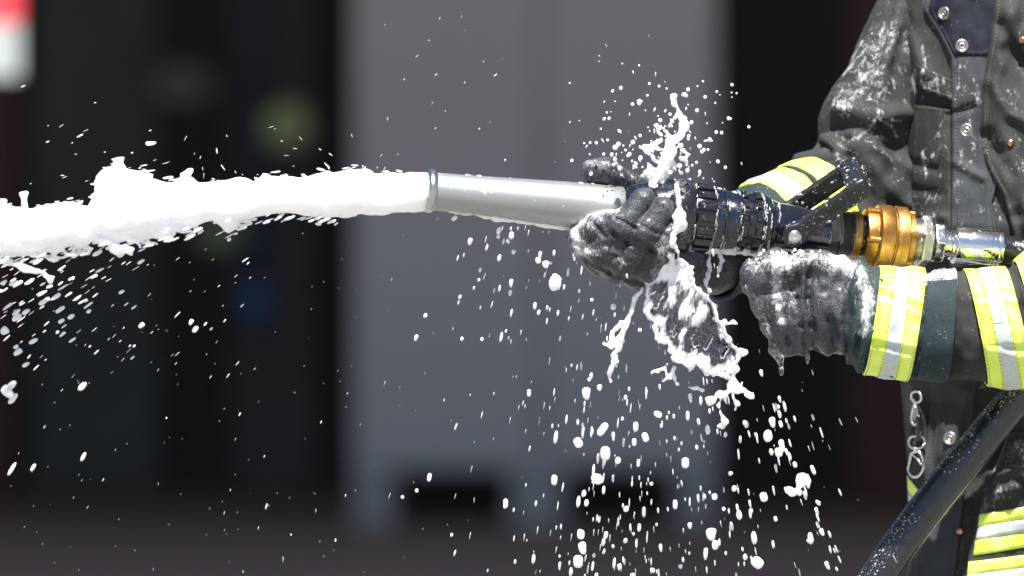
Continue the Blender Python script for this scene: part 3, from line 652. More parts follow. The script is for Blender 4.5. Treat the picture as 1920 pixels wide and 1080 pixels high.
# far arm: sleeve with folds, cuff band, glove behind the nozzle
def Q4(x, y, z, r): return tuple(q(x, y, z)) + (r,)
ZS = 105
UPA = [Q4(1800, -70, 275 + ZS, 104), Q4(1712, 90, 255 + ZS, 95), Q4(1632, 232, 225 + ZS, 92), Q4(1650, 320, 210 + ZS, 92)]
FOA = [Q4(1650, 320, 210 + ZS, 92), Q4(1565, 365, 180 + ZS, 84), Q4(1500, 395, 230, 86)]
def fx(x, y, z, r): return tuple(q(x, y, z + ZS)) + (r,)
RIDGE = [[fx(1548, 262, 152, 17), fx(1600, 275, 136, 24), fx(1660, 318, 134, 26), fx(1708, 375, 150, 20)],
         [fx(1585, 205, 146, 12), fx(1640, 222, 134, 18), fx(1700, 215, 150, 15)],
         [fx(1600, 345, 112, 12), fx(1640, 395, 118, 17), fx(1668, 460, 140, 16)],
         [fx(1500, 300, 120, 16), fx(1545, 296, 112, 18), fx(1600, 335, 108, 14)],
         [fx(1690, 20, 182, 11), fx(1668, 110, 165, 14), fx(1640, 190, 146, 12)],
         [fx(1640, 60, 205, 10), fx(1605, 140, 178, 13), fx(1570, 205, 160, 12)]]
VALL = [[fx(1655, 242, 118, 8), fx(1690, 262, 112, 24), fx(1722, 278, 110, 26)], [fx(1640, 288, 98, 6), fx(1690, 318, 100, 20), fx(1722, 345, 100, 26)],
        [fx(1560, 300, 100, 6), fx(1600, 335, 92, 14), fx(1650, 400, 92, 14)], [fx(1552, 240, 130, 5), fx(1580, 262, 118, 9)], [fx(1700, 60, 150, 6), fx(1682, 140, 134, 8)]]
def sleevef(p):
    d = smin(chain(p, UPA, 30), chain(p, FOA, 30), 40)
    for r in RIDGE: d = smin(d, chain(p, [(a, b, c - 8, e + 2) for a, b, c, e in r], 10), 16)
    for v in VALL: d = smax(d, -chain(p, [(a, b, c, e * 1.75) for a, b, c, e in v], 8), 12)
    ps = p * A(1, .7, 1)
    return d + 5 * vn(ps, 60) + 2.6 * vn(ps, 26) + .9 * vn(p, 11)
def slfoam(V):
    x, y = V[:, 0], V[:, 1]
    f = .95 * np.exp(-(dpoly(x, y, [(1672, 60), (1630, 130), (1590, 185)]) / 30) ** 2) + .6 * np.exp(-(dpoly(x, y, [(1600, 200), (1660, 262), (1700, 290)]) / 16) ** 2)
    f += .5 * np.exp(-(dpoly(x, y, [(1660, 90), (1670, 200)]) / 20) ** 2) + .35 * np.exp(-(dpoly(x, y, [(1560, 240), (1600, 270)]) / 20) ** 2)
    f += .45 * np.exp(-(dpoly(x, y, [(1700, 30), (1730, 150)]) / 26) ** 2)
    return np.maximum(f * .62 - .14, runs(x, y, [(18, 1640, 120, 30, 50, -.45, .9, 60), (10, 1660, 240, 35, 30, .75, .6, 60), (8, 1590, 270, 25, 20, .8, .6, 40), (10, 1690, 80, 15, 60, .15, 1, 60)], 5))
sl1 = sdfobj('sleeve', sleevef, (1440, -200, 100), (1990, 540, 520), 4.2, JK, per, slfoam)
def cuffband(name, x0, x1, r0, r1, mat, parent, z0=120, z1=150, tilt=.3, amp=4):
    """short flared shell round the far forearm between two stations"""
    a0 = q(1560, 365, 175); 
    def f(p):
        c0 = q(1330, 486, 45); c1 = q(1560, 377, 235); ab = c1 - c0; t = ((p - c0) @ ab) / (ab @ ab)
        rr = np.linalg.norm(p - (c0 + t[:, None] * ab), axis=1); rad = np.interp(t, [x0, x1], [r0, r1]) + amp * vn(p, 40) + .4 * amp * vn(p, 16)
        L = np.linalg.norm(ab); sh = np.abs(rr - rad + 5) - 5
        return smax(smax(sh, (x0 - t) * L, 4), (t - x1) * L, 4)
    return sdfobj(name, f, (1230, 240, -90), (1700, 650, 400), 3.4, mat, parent)
gl1 = empty('glove', ORG['person']); gl1.location = (0, 0, 0); gl1.parent = per
gl1['label'] = 'wet black glove wrapped round the front of the nozzle'
cuffband('gauntlet', .0, .47, 84, 100, CUFF, gl1, amp=6)
for nm_, t0, t1, m_ in (('hivis_stripe', .46, .495, HV), ('reflective_stripe', .497, .64, SV), ('hivis_stripe', .642, .715, HV), ('trim', .717, .748, CUFF), ('hivis_stripe', .75, .92, HV)):
    cuffband(nm_, t0, t1, 103, 102, m_, gl1)
# near-side fingers of the front hand
def fronthand(p):
    d = chain(p, [(1275, 486, -25, 60), (1225, 490, -52, 47), (1175, 486, -70, 40), (1136, 470, -76, 33)], 26)
    d = smin(d, chain(p, [(1330, 480, 30, 74), (1262, 480, -20, 62), (1240, 450, 0, 52)], 20), 30)
    fing = [[(1128, 486, -92, 34), (1098, 450, -118, 33), (1120, 434, -140, 31), (1142, 420, -150, 27)],
            [(1160, 500, -98, 34), (1126, 478, -146, 30), (1166, 426, -172, 29), (1200, 380, -166, 25)],
            [(1196, 512, -94, 33), (1166, 494, -150, 29), (1206, 440, -176, 28), (1238, 394, -170, 23)],
            [(1232, 520, -84, 30), (1208, 504, -142, 26), (1238, 462, -166, 25), (1256, 432, -162, 20)]]
    h_ = None
    for f_ in fing:
        e = chain(p, f_, 12); h_ = e if h_ is None else smin(h_, e, 2)
    th1 = chain(p, [(1262, 425, 10, 44), (1222, 374, -14, 30), (1180, 346, -40, 22), (1136, 324, -76, 27), (1114, 324, -88, 25)], 10)
    d = smin(d, h_, 6); d = smin(d, th1, 10)
    for pl, r in (([(1108, 418), (1132, 446)], 4), ([(1146, 440), (1182, 462)], 4), ([(1188, 452), (1220, 472)], 4), ([(1152, 412), (1188, 430)], 3), ([(1196, 424), (1226, 440)], 3), ([(1100, 488), (1150, 516), (1205, 530)], 5)):
        e = dpoly(p[:, 0], p[:, 1], pl); d = d + 5 * np.exp(-(e / r) ** 2) * (p[:, 2] < -100)
    e = dpoly(p[:, 0], p[:, 1], [(1148, 308), (1158, 346)]); d = d + 5 * np.exp(-(e / 5) ** 2) * (p[:, 2] < -40)
    al = p[:, 0] * .58 - p[:, 1] * .81   # along the fingers: cloth wrinkles run across them
    return d + 1.3 * np.sin(al * .30 + 2.5 * vn(p, 30)) * np.clip(vn(p, 45) + .3, 0, 1) + 2.4 * vn(p, 26) + 1.2 * vn(p, 11) + .7 * vn(p, 6)
def gf(V):
    x, y, z = V.T
    f = .9 * np.exp(-(dpoly(x, y, [(1150, 392), (1100, 402), (1072, 435), (1085, 470)]) / 13) ** 2) + .5 * np.exp(-(dpoly(x, y, [(1100, 475), (1150, 470), (1165, 500)]) / 12) ** 2)
    f += .6 * np.exp(-(dpoly(x, y, [(1225, 520), (1240, 470)]) / 14) ** 2) + .05 + .35 * np.exp(-(dpoly(x, y, [(1095, 308), (1150, 312), (1190, 340)]) / 9) ** 2)
    return f
sdfobj('hand_shell', fronthand, (1040, 280, -230), (1400, 580, 110), 2.6, GLOVE, gl1, gf)

# near arm: fist, gauntlet with hi-vis band, coat sleeve
gl2 = empty('glove', ORG['person']); gl2.location = (0, 0, 0); gl2.parent = per
gl2['label'] = 'wet black gloved fist dripping foam under the nozzle'
def fist(p):
    d = obox(p, (1535, 566, -112), (nrm((1, .05, .1)), nrm((-.12, 1, 0)), nrm((-.1, 0, 1))), (74, 82, 58), 48)
    d = smin(d, chain(p, [(1560, 575, -105, 78), (1625, 580, -100, 74)], 20), 24)
    fg = None
    for pts in ([(1421, 521, -112, 39), (1452, 518, -128, 38)], [(1434, 568, -116, 33), (1462, 566, -130, 34)], [(1449, 605, -112, 30), (1474, 603, -128, 31)], [(1463, 639, -104, 27), (1484, 634, -118, 29)]):
        e = chain(p, pts, 8); fg = e if fg is None else smin(fg, e, 5)
    d = smin(d, fg, 18)
    al = p[:, 0] + 10 * np.sin((p[:, 1] - 500) / 50)
    for x0_, am_, w_ in ((1468, 5, 13), (1500, 6, 9), (1542, 7, 16), (1574, 5, 11)):   # knuckle rolls of the cloth
        d = d - am_ * np.exp(-((al - x0_) / w_) ** 2) * (p[:, 2] < -95)
    d = smin(d, chain(p, [(1590, 520, -140, 36), (1530, 500, -150, 27), (1462, 500, -152, 24)], 12), 10)
    for pl, r in (([(1462, 488, 0), (1451, 522, 0), (1453, 570, 0), (1472, 640, 0)], 4), ([(1490, 520, 0), (1486, 560, 0), (1494, 610, 0), (1506, 656, 0)], 4), ([(1522, 488, 0), (1509, 520, 0), (1506, 560, 0), (1514, 610, 0), (1526, 656, 0)], 4.2), ([(1548, 600, 0), (1562, 650, 0)], 5), ([(1582, 505, 0), (1594, 560, 0), (1586, 620, 0)], 5)):
        for a, b in zip(pl[:-1], pl[1:]):
            # groove follows the back of the hand
            aa, bb = A(*a), A(*b); ab = bb - aa; t = np.clip(((p - aa)[:, :2] @ ab[:2]) / (ab[:2] @ ab[:2]), 0, 1)
            e = np.linalg.norm(p[:, :2] - (aa + t[:, None] * ab)[:, :2], axis=1); d = d + 6 * np.exp(-(e / (r * 1.5)) ** 2) * (p[:, 2] < -110)
    rb = np.sin((p[:, 1] + .15 * p[:, 0]) * .72) * np.exp(-(np.abs(p[:, 0] - 1505 - .08 * (p[:, 1] - 600)) / 9) ** 4) * .45
    wv = 1.8 * np.sin((p[:, 0] * .9 + p[:, 1] * .25) * .2 + 3 * vn(p, 45)) * np.clip((p[:, 0] - 1520) / 40, 0, 1)
    return d + wv + 4 * vn(p, 32) + 2 * vn(p, 13) + .8 * vn(p, 6) 
def ff(V):
    x, y, z = V.T
    f = .55 * np.exp(-(dpoly(x, y, [(1400, 500), (1440, 488), (1500, 482), (1560, 490)]) / 20) ** 2) + .75 * np.exp(-(dpoly(x, y, [(1450, 490), (1446, 540), (1458, 600)]) / 10) ** 2)
    f += .8 * np.exp(-(dpoly(x, y, [(1562, 492), (1590, 505), (1604, 560)]) / 17) ** 2) + .5 * np.exp(-(dpoly(x, y, [(1395, 540), (1430, 600), (1450, 660)]) / 10) ** 2)
    f += .35 * np.exp(-(dpoly(x, y, [(1470, 500), (1480, 560)]) / 20) ** 2) + .04
    return f
sdfobj('hand_shell', fist, (1350, 430, -240), (1720, 700, 0), 2.8, GLOVE, gl2, ff)
def ring(t, b, z, dz, n=96, sq=.86):
    """cross-section through photo points t (top) and b (bottom)"""
    T, B = q(t[0], t[1], z), q(b[0], b[1], z); c = (T + B) / 2; h = (T - B) / 2; a = np.linspace(0, 2 * math.pi, n, endpoint=False)
    ca, sa = np.cos(a), np.sin(a); ca = np.sign(ca) * np.abs(ca) ** sq; sa = np.sign(sa) * np.abs(sa) ** sq
    return c + ca[:, None] * h + sa[:, None] * A(0, 0, 1) * dz
def limb(name, rings, mat, parent, off=0.0, th_=3.0, amp=3.0, ns=22, n=96, foam=None, wr=None):
    """open sleeve shell through cross-sections ((top),(bottom),z,halfdepth)"""
    R = np.stack([ring(*r, n=n) for r in rings]); m = 14
    K = cr(R.reshape(len(R), -1), m).reshape(-1, n, 3)
    ctr = K.mean(1, keepdims=True); dirv = K - ctr; dirv /= np.linalg.norm(dirv, axis=-1, keepdims=True)
    disp = off + amp * (vn(K * A(1, .8, 1), ns * 2) + .6 * vn(K, ns) + .25 * vn(K, ns * .4))
    if wr is not None: disp = disp + wr(K)
    O = K + dirv * disp[..., None]; I = O - dirv * th_
    nr = len(K); V = np.vstack([O.reshape(-1, 3), I.reshape(-1, 3)]); F = gridfaces(nr, n, True); s = nr * n
    F2 = F[:, ::-1] + s; ed = []
    for k in range(n): j = (k + 1) % n; ed.append([j, k, s + k, s + j]); ed.append([(nr - 1) * n + k, (nr - 1) * n + j, s + (nr - 1) * n + j, s + (nr - 1) * n + k])
    return mk(name, W(V), F.tolist() + F2.tolist() + ed, mat, parent, foam=None if foam is None else foam(V))
ZA = -118
def crinkle(K): x, y = K[..., 0], K[..., 1]; return 8 * np.sin(x * .16 + y * .03 + 2 * vn(K, 40)) * np.clip((1650 - x) / 50, 0, 1)
limb('gauntlet_wrist', [((1578, 500), (1578, 652), ZA, 66), ((1592, 494), (1586, 658), ZA, 70), ((1610, 489), (1590, 680), ZA, 84), ((1630, 497), (1602, 690), ZA, 86), ((1655, 506), (1626, 696), ZA, 87)], CUFF, gl2, 0, 4, 5, 18, foam=lambda V: .9 * np.exp(-(dpoly(V[:, 0], V[:, 1], [(1600, 505), (1618, 560), (1606, 620)]) / 14) ** 2), wr=crinkle)
GR = [((1648, 508), (1620, 696), ZA, 88), ((1674, 505), (1646, 702), ZA, 90), ((1702, 505), (1676, 707), ZA, 92), ((1733, 509), (1702, 712), ZA, 94)]
def lerp_ring(R, f):
    f = f * (len(R) - 1); i = min(int(f), len(R) - 2); t = f - i; L = lambda a, b: tuple(np.array(a) * (1 - t) + np.array(b) * t)
    return (L(R[i][0], R[i + 1][0]), L(R[i][1], R[i + 1][1]), R[i][2] * (1 - t) + R[i + 1][2] * t, R[i][3] * (1 - t) + R[i + 1][3] * t)
CRE = [[(1632, 552), (1680, 566), (1736, 592)], [(1640, 530), (1700, 522), (1738, 536)], [(1625, 640), (1700, 655)], [(1815, 560), (1870, 552), (1900, 562)], [(1835, 640), (1890, 652), (1925, 645)], [(1820, 600), (1905, 612)], [(1905, 560), (1960, 545)], [(1915, 620), (1985, 640)]]
def bw(K):
    r = 0
    for i, pl in enumerate(CRE): e = dpoly(K[..., 0], K[..., 1], pl); r = r - 5 * np.exp(-(e / 4) ** 2) + 3 * np.exp(-((e - 9) / 7) ** 2)
    return r
def bandset(R, parent, off, fr, amp=3.0, foam=None):
    for i, m in enumerate((HV, SV, HV)):
        f0, f1 = fr[i], fr[i + 1]; rs = [lerp_ring(R, f0 + (f1 - f0) * t) for t in (0, .33, .67, 1)]
        limb('reflective_stripe' if i == 1 else 'hivis_stripe', rs, m, parent, off + (.8 if i == 1 else 0), 4, amp, 24, foam=foam, wr=bw)
def bstitch(R, parent, off, fr, amp, mat):
    parts = []
    for f in fr:
        K = ring(*lerp_ring(R, f), n=240); c = K.mean(0); dv = K - c; dv /= np.linalg.norm(dv, axis=1)[:, None]
        K = K + dv * (off + amp * (vn(K * A(1, .8, 1), 48) + .6 * vn(K, 24) + .25 * vn(K, 9.6)) + bw(K))[:, None]
        for k in range(118, 236, 3):
            v_, f_, _ = tube([K[k], (K[k] + K[k + 1]) / 2 + A(0, 0, -.5), K[k + 1], K[k + 2] * .3 + K[k + 1] * .7], .8, 5); parts.append((v_, f_))
    V, F = join(parts); tag(mk('stitching', W(V), F, mat, parent), kind='stuff')
YTH = plain('yellow_thread', (.30, .36, .02), .7)
bstitch(GR, gl2, 6, (.04, .33, .69, .96), 4.5, YTH)
bandset(GR, gl2, 5, (0, .36, .66, 1), 4.5)
limb('gauntlet_end', [((1640, 510), (1616, 690), ZA, 84), ((1690, 507), (1664, 702), ZA, 88), ((1735, 513), (1706, 708), ZA, 90), ((1762, 508), (1736, 712), ZA, 94), ((1792, 505), (1772, 714), ZA, 97)], CUFF, gl2, 0, 4, 6, 16, foam=lambda V: .75 * np.exp(-((V[:, 1] - 512) / 26) ** 2) + runs(V[:, 0], V[:, 1], [(10, 1735, 540, 25, 25, .1, 1, 60)], 8) - .05)
# strap on the gauntlet: a panel on the side facing the camera
def strap():
    R = [((1735, 509), (1716, 712), ZA, 99), ((1760, 507), (1740, 714), ZA, 100), ((1790, 504), (1774, 716), ZA, 102)]
    K = cr(np.stack([ring(*r, n=96) for r in R]).reshape(3, -1), 12).reshape(-1, 96, 3)[:, 51:87]
    O = K.copy(); O[..., 2] -= 13 + 2 * vn(K, 30); I = O.copy(); I[..., 2] += 9; nr, nc = O.shape[:2]; s = nr * nc
    b = np.concatenate([np.arange(nc), np.arange(1, nr) * nc + nc - 1, (nr - 1) * nc + np.arange(nc - 2, -1, -1), np.arange(nr - 2, 0, -1) * nc])
    F = gridfaces(nr, nc).tolist() + [[b[(i + 1) % len(b)], b[i], s + b[i], s + b[(i + 1) % len(b)]] for i in range(len(b))]
    mk('strap', W(np.vstack([O.reshape(-1, 3), I.reshape(-1, 3)])), F, CUFF, gl2)
strap()
SR_ = [((1745, 524), (1752, 700), ZA, 80), ((1806, 512), (1848, 720), ZA, 92), ((1884, 503), (1936, 727), ZA - 4, 98), ((1900, 496), (1955, 729), ZA - 6, 100), ((1945, 462), (2040, 728), ZA - 6, 106), ((2010, 420), (2150, 690), ZA, 108), ((2050, 330), (2260, 520), -70, 108), ((2100, 180), (2310, 280), 30, 108), ((2130, 30), (2340, 60), 130, 112), ((2110, -90), (2330, -140), 220, 110), ((2010, -150), (2160, -260), 280, 100)]
sl2 = limb('sleeve', SR_, JK, per, 0, 4, 6, 24, foam=lambda V: .5 * np.exp(-(dpoly(V[:, 0], V[:, 1], [(1812, 520), (1830, 600), (1850, 690)]) / 9) ** 2) - .1)
bandset([((1808, 511), (1850, 722), ZA, 94), ((1846, 506), (1893, 725), ZA - 2, 97), ((1884, 502), (1936, 729), ZA - 4, 100)], sl2, 5, (0, .34, .68, 1), 3)
bandset([((1902, 492), (1957, 731), ZA - 6, 102), ((1925, 474), (1990, 732), ZA - 6, 104), ((1950, 456), (2045, 730), ZA - 6, 108)], sl2, 5, (0, .34, .68, 1), 3)
bstitch([((1808, 511), (1850, 722), ZA, 94), ((1846, 506), (1893, 725), ZA - 2, 97), ((1884, 502), (1936, 729), ZA - 4, 100)], sl2, 6, (.04, .31, .71, .96), 3, YTH)
# lower body, head: outside the picture, carried by the same figure
for x, z in ((1950, 270), (2140, 390)):
    limb('trouser_leg', [((x - 105, 1120), (x + 105, 1120), z, 105), ((x - 95, 1500), (x + 95, 1500), z, 98), ((x - 85, 1800), (x + 85, 1800), z - 20, 92), ((x - 90, 2380), (x + 90, 2380), z + 5, 95)], TROU, per, 0, 6, 6, 50, n=48)
    sdfobj('boot', lambda p, x=x, z=z: smax(chain(p, [(x, 2250, z, 70), (x, 2400, z, 72), (x - 90, 2425, z - 120, 58)], 30), p[:, 1] - 2470, 6), (x - 190, 2150, z - 220), (x + 110, 2490, z + 110), 9, BLACK, per)
HC = A(2000, -420, 300)
def headf(p):
    d = smin(ell(p, HC, (135, 185, 165)), cap(p, HC + A(15, 120, 30), HC + A(30, 260, 40), 95), 50)
    d = smin(d, chain(p, [tuple(HC + A(-85, -20, -118)) + (14,), tuple(HC + A(-112, 40, -140)) + (22,)], 8), 18)
    for s in ((-115, 5, -70), (-35, 5, -150)): d = smax(d, -ell(p, HC + A(*s), (32, 20, 32)), 20)
    d = smin(d, ell(p, HC + A(-75, 105, -105), (45, 12, 45)), 12); d = smin(d, ell(p, HC + A(80, 10, -20), (40, 50, 60)), 10)
    return d
sdfobj('head', headf, (1800, -640, 60), (2180, -120, 520), 9, plain('skin', (.55, .33, .24), .5, .1, 30), per)
def helm(p):
    d = smax(ell(p, HC + A(0, -60, 10), (185, 190, 215)), p[:, 1] - (HC[1] - 55), 8); d = smax(d, -ell(p, HC + A(0, -20, 0), (160, 175, 190)), 6)
    return smin(d, smax(ell(p, HC + A(-15, -55, -15), (235, 16, 265)), -ell(p, HC, (150, 120, 180)), 6), 12)
sdfobj('helmet', helm, (1720, -720, 0), (2280, -420, 600), 9, plain('helmet_shell', (.55, .6, .12), .35, .1, 20), per)

# snap hook hanging on the coat
hk = empty('snap_hook', W(ploc(1716, 745, 10))); tag(hk, 'steel swivel snap hooks on a black strap hanging from the coat', 'hook')
def wire(name, pts, r, m, closed=False, off=13):
    P = np.array([ploc(a, b, off + (c if len(t) > 2 else 0)) for t in pts for a, b, c in [(t[0], t[1], t[2] if len(t) > 2 else 0)]])
    if closed: P = np.vstack([P, P[:1]])
    V, F, _ = tube(cr(P, 8), r, 10); return mk(name, W(V), F, m, hk)
wire('swivel_loop', [(1709, 748), (1710, 738), (1718, 734), (1726, 738), (1727, 750), (1718, 755)], 2.6, CHROME, True)
wire('gate_clip', [(1716, 755), (1711, 772), (1710, 788), (1714, 796), (1720, 792), (1721, 776), (1718, 757)], 3.0, CHROME, True)
wire('spring', [(1716, 762), (1715, 788)], 3.6, TIN, off=16)
wire('strap', [(1721, 780), (1724, 800), (1723, 828)], 7.5, BLACK, off=9)
wire('ring', [(1704, 828), (1708, 820), (1718, 818), (1729, 819), (1734, 828), (1729, 838), (1718, 841), (1708, 838)], 2.4, CHROME, True)
wire('swivel', [(1718, 838), (1717, 848)], 4.5, CHROME)
wire('hook_loop', [(1709, 850), (1706, 868), (1704, 882), (1711, 893), (1722, 893), (1731, 880), (1731, 862), (1724, 848), (1714, 848)], 2.7, CHROME, True)
wire('hook_gate', [(1710, 852), (1720, 860), (1728, 872)], 2.2, CHROME)

# ------------------------------------------------------------------ foam: jet, splashes, drops
def pc_(p):
    """px-space point -> where it shows in the photograph"""
    k = 1 + p[:, 2] / DP; return 960 + (p[:, 0] - 960) / k, 540 + (p[:, 1] - 540) / k
JT = np.array([(-260, 412), (-120, 402), (-60, 398), (0, 391), (15, 384), (28, 392), (60, 392), (95, 384), (135, 377), (152, 384), (166, 388), (172, 372), (180, 350), (180, 328), (196, 320), (210, 316), (216, 303), (230, 303), (237, 316), (274, 317), (282, 328), (290, 338), (324, 342), (342, 345), (350, 334), (362, 335), (372, 343), (400, 340), (428, 337), (442, 331), (460, 331), (474, 342), (492, 332), (530, 330), (560, 335), (600, 327), (625, 325), (650, 321), (676, 318), (700, 324), (740, 325), (775, 323), (802, 324)], float)
JB = np.array([(-260, 500), (-120, 488), (0, 478), (50, 477), (80, 470), (112, 472), (128, 462), (160, 464), (178, 452), (215, 456), (240, 448), (262, 456), (290, 440), (315, 446), (335, 428), (358, 430), (385, 416), (402, 412), (412, 424), (428, 436), (440, 430), (446, 420), (480, 408), (520, 400), (560, 399), (590, 406), (640, 407), (680, 402), (720, 403), (760, 398), (802, 397)], float)
def jetz(x): return -150 + (x - 808) * .177
def jetf(p):
    x, y = pc_(p); wob = 5 * vn(p * A(.5, 1, 1), 12)
    t = np.interp(x + wob, JT[:, 0], JT[:, 1]); b = np.interp(x + wob, JB[:, 0], JB[:, 1]); c = (t + b) / 2; h = (b - t) / 2
    # the depth follows a smoothed section so that tall lumps stay lumps
    hz_ = np.interp(x, [-260, 0, 180, 300, 500, 802], [46, 44, 46, 42, 36, 34])
    z = p[:, 2] - jetz(p[:, 0]); r = np.sqrt(((y - c) / h) ** 2 + (z / hz_) ** 2)
    d = (r - 1) * np.minimum(h, hz_)
    am = np.interp(x, [0, 600, 795, 808], [1, .8, .5, 0])
    d = d + am * (3.2 * vn(p * A(.35, 1, 1), 16) + 2.6 * vn(p * A(.35, 1, 1), 7) + 1.6 * vn(p * A(.4, 1, 1), 4))
    pw_ = p + np.stack([9 * vn(p, 17), 7 * vn(p + 50, 17), 0 * x], 1)
    for c_, e_, r0, r1 in (((46, 396), (47, 366), 7, 3.5), ((44, 364), (52, 359), 5, 3), ((12, 395), (5, 378), 14, 9), ((348, 340), (350, 329), 7, 9), ((222, 318), (222, 304), 10, 6), ((0, 486), (40, 500), 3.5, 6), ((40, 500), (70, 512), 6, 4), ((70, 512), (98, 522), 4, 8), ((190, 448), (222, 466), 12, 6), ((222, 466), (246, 470), 6, 7), ((140, 460), (176, 466), 9, 3), ((240, 446), (262, 460), 9, 4), ((300, 438), (322, 447), 8, 3), ((100, 468), (140, 473), 9, 3), ((-40, 480), (0, 486), 8, 4), ((330, 428), (356, 434), 7, 3), ((265, 448), (290, 456), 6, 2.5), ((60, 474), (100, 486), 6, 2.5)):
        za, zb = jetz(c_[0]) - 12, jetz(e_[0]) - 16
        d = smin(d, cap(pw_, q(*c_, za), q(*e_, zb), r0, r1), 5)
    d = d + am * np.clip((np.abs((y - c) / h) - .55) * 2, 0, 1) * 3.2 * vn(p * A(.28, 1, 1) + 31, 5.5)
    d = smax(d, p[:, 0] - (ax(803)[0] + (p[:, 1] - ax(803)[1]) * -.1 + 2), 3)
    return d
V, F = surfnet(jetf, (-200, 270, -420), (830, 550, -60), 2.6, 2)
tag(mk('foam_jet', W(V), F, FOAM), 'thick white foam jet shooting left out of the silver barrel', 'foam jet')
# splash standing above the front hand
def strandset(p, sets, k=5):
    d = None; p = p + np.stack([5 * vn(p, 13), 5 * vn(p + 50, 13), 6 * vn(p + 90, 15)], 1)
    for s_ in sets:
        e = chain(p, [tuple(q(a, b, c)) + (r * .72,) for a, b, c, r in s_], 5); d = e if d is None else smin(d, e, k)
    return d
z0 = -95
SPT = [[(1238, 335, z0, 16), (1248, 305, z0 - 4, 13), (1252, 280, z0, 9), (1256, 262, z0, 6), (1250, 246, z0, 4)], [(1224, 336, z0, 12), (1222, 318, z0, 7), (1216, 308, z0, 5)], [(1252, 300, z0, 12), (1262, 286, z0 - 8, 9), (1264, 272, z0, 5)],
       [(1252, 262, z0, 5), (1268, 262, z0 - 4, 6), (1274, 258, z0, 4)], [(1278, 252, z0, 7), (1282, 236, z0, 8), (1284, 226, z0, 5), (1276, 212, z0, 2.5), (1268, 200, z0, 2.5)], [(1265, 196, z0, 5), (1263, 184, z0, 6)], [(1268, 214, z0, 5), (1276, 214, z0, 4)],
       [(1250, 284, z0, 4), (1234, 280, z0 - 10, 3.5), (1226, 270, z0 - 6, 3), (1238, 262, z0, 3.5)], [(1238, 308, z0, 4), (1226, 296, z0, 3), (1216, 284, z0 - 5, 3.5)], [(1216, 284, z0 - 5, 4), (1212, 278, z0, 6), (1222, 274, z0, 4)],
       [(1284, 178, z0, 5), (1290, 182, z0, 4.5)], [(1232, 336, z0 - 20, 9), (1222, 342, z0 - 30, 6), (1226, 350, z0 - 45, 5)], [(1258, 322, z0 + 10, 7), (1264, 300, z0 + 6, 3)], [(1286, 302, z0, 5), (1290, 290, z0, 3), (1282, 284, z0, 3.5)], [(1211, 328, z0, 8), (1209, 320, z0, 6)], [(1240, 252, z0, 3), (1232, 242, z0, 4)]]
V, F = surfnet(lambda p: strandset(p, SPT, 3) - 1.2 + 2.6 * vn(p, 9) + 1.6 * vn(p, 4.5), (1190, 165, -170), (1310, 370, -40), 1.7, .6)
tag(mk('foam_splash', W(V), F, FOAM), 'white foam splash shooting straight up above the front glove', 'foam splash')
# foam running over the glove and flange, and the fringe of the sheet below
SPL = [[(1328, 466, -78, 6), (1331, 495, -74, 4.5), (1324, 528, -72, 6), (1329, 545, -72, 4), (1331, 560, -72, 5)], [(1354, 464, -80, 5), (1355, 486, -76, 4), (1347, 508, -75, 4), (1346, 520, -75, 3)], [(1378, 464, -80, 4), (1378, 478, -78, 4)], [(1268, 345, -172, 5), (1272, 380, -182, 7), (1274, 405, -184, 10), (1266, 430, -186, 8), (1262, 455, -186, 7), (1258, 478, -178, 6), (1260, 500, -170, 5)], [(1274, 400, -184, 8), (1282, 420, -182, 7), (1270, 440, -186, 6)], [(1266, 455, -184, 6), (1272, 475, -180, 5), (1268, 505, -170, 4.5)],
       [(1240, 520, -150, 6), (1232, 500, -158, 4), (1246, 480, -168, 4)],
       [(1206, 540, -140, 4), (1192, 560, -140, 6), (1184, 580, -140, 5), (1176, 604, -140, 8), (1166, 632, -140, 9), (1158, 652, -140, 7), (1150, 680, -140, 8), (1145, 702, -140, 5), (1142, 716, -140, 2.5)], [(1176, 606, -140, 5), (1160, 608, -140, 3), (1148, 624, -140, 4), (1144, 640, -140, 8)], [(1166, 634, -140, 6), (1146, 648, -140, 7), (1138, 646, -140, 6)],
       [(1268, 690, -140, 4), (1256, 706, -140, 5), (1248, 690, -140, 3), (1232, 696, -140, 4), (1224, 698, -140, 6)], [(1256, 706, -140, 4), (1240, 716, -140, 5)], [(1265, 690, -140, 3), (1270, 720, -140, 4)],
       [(1374, 716, -140, 9), (1366, 734, -142, 8), (1352, 740, -140, 6), (1342, 741, -138, 3.5), (1334, 750, -140, 6), (1328, 752, -140, 8)], [(1372, 722, -140, 9), (1384, 732, -144, 9), (1394, 733, -140, 5), (1404, 740, -140, 8), (1412, 741, -140, 7)], [(1370, 726, -140, 7), (1377, 744, -140, 5), (1380, 758, -140, 7), (1379, 768, -140, 5)], [(1350, 744, -140, 3), (1347, 758, -140, 3), (1352, 776, -140, 4), (1357, 790, -140, 6), (1351, 800, -140, 4)], [(1366, 736, -140, 5), (1360, 750, -140, 3), (1364, 760, -140, 2.5)], [(1388, 728, -140, 4), (1392, 720, -140, 3)],
       [(1290, 726, -140, 5), (1304, 730, -140, 2.5), (1316, 732, -140, 4)],
       [(1360, 610, -140, 4), (1378, 606, -140, 6)], [(1386, 660, -140, 10), (1396, 658, -140, 7)], [(1370, 668, -140, 6), (1378, 690, -140, 8), (1374, 712, -140, 8), (1372, 728, -140, 7)]]
def spick(*ids): return [SPL[k] for k in ids]
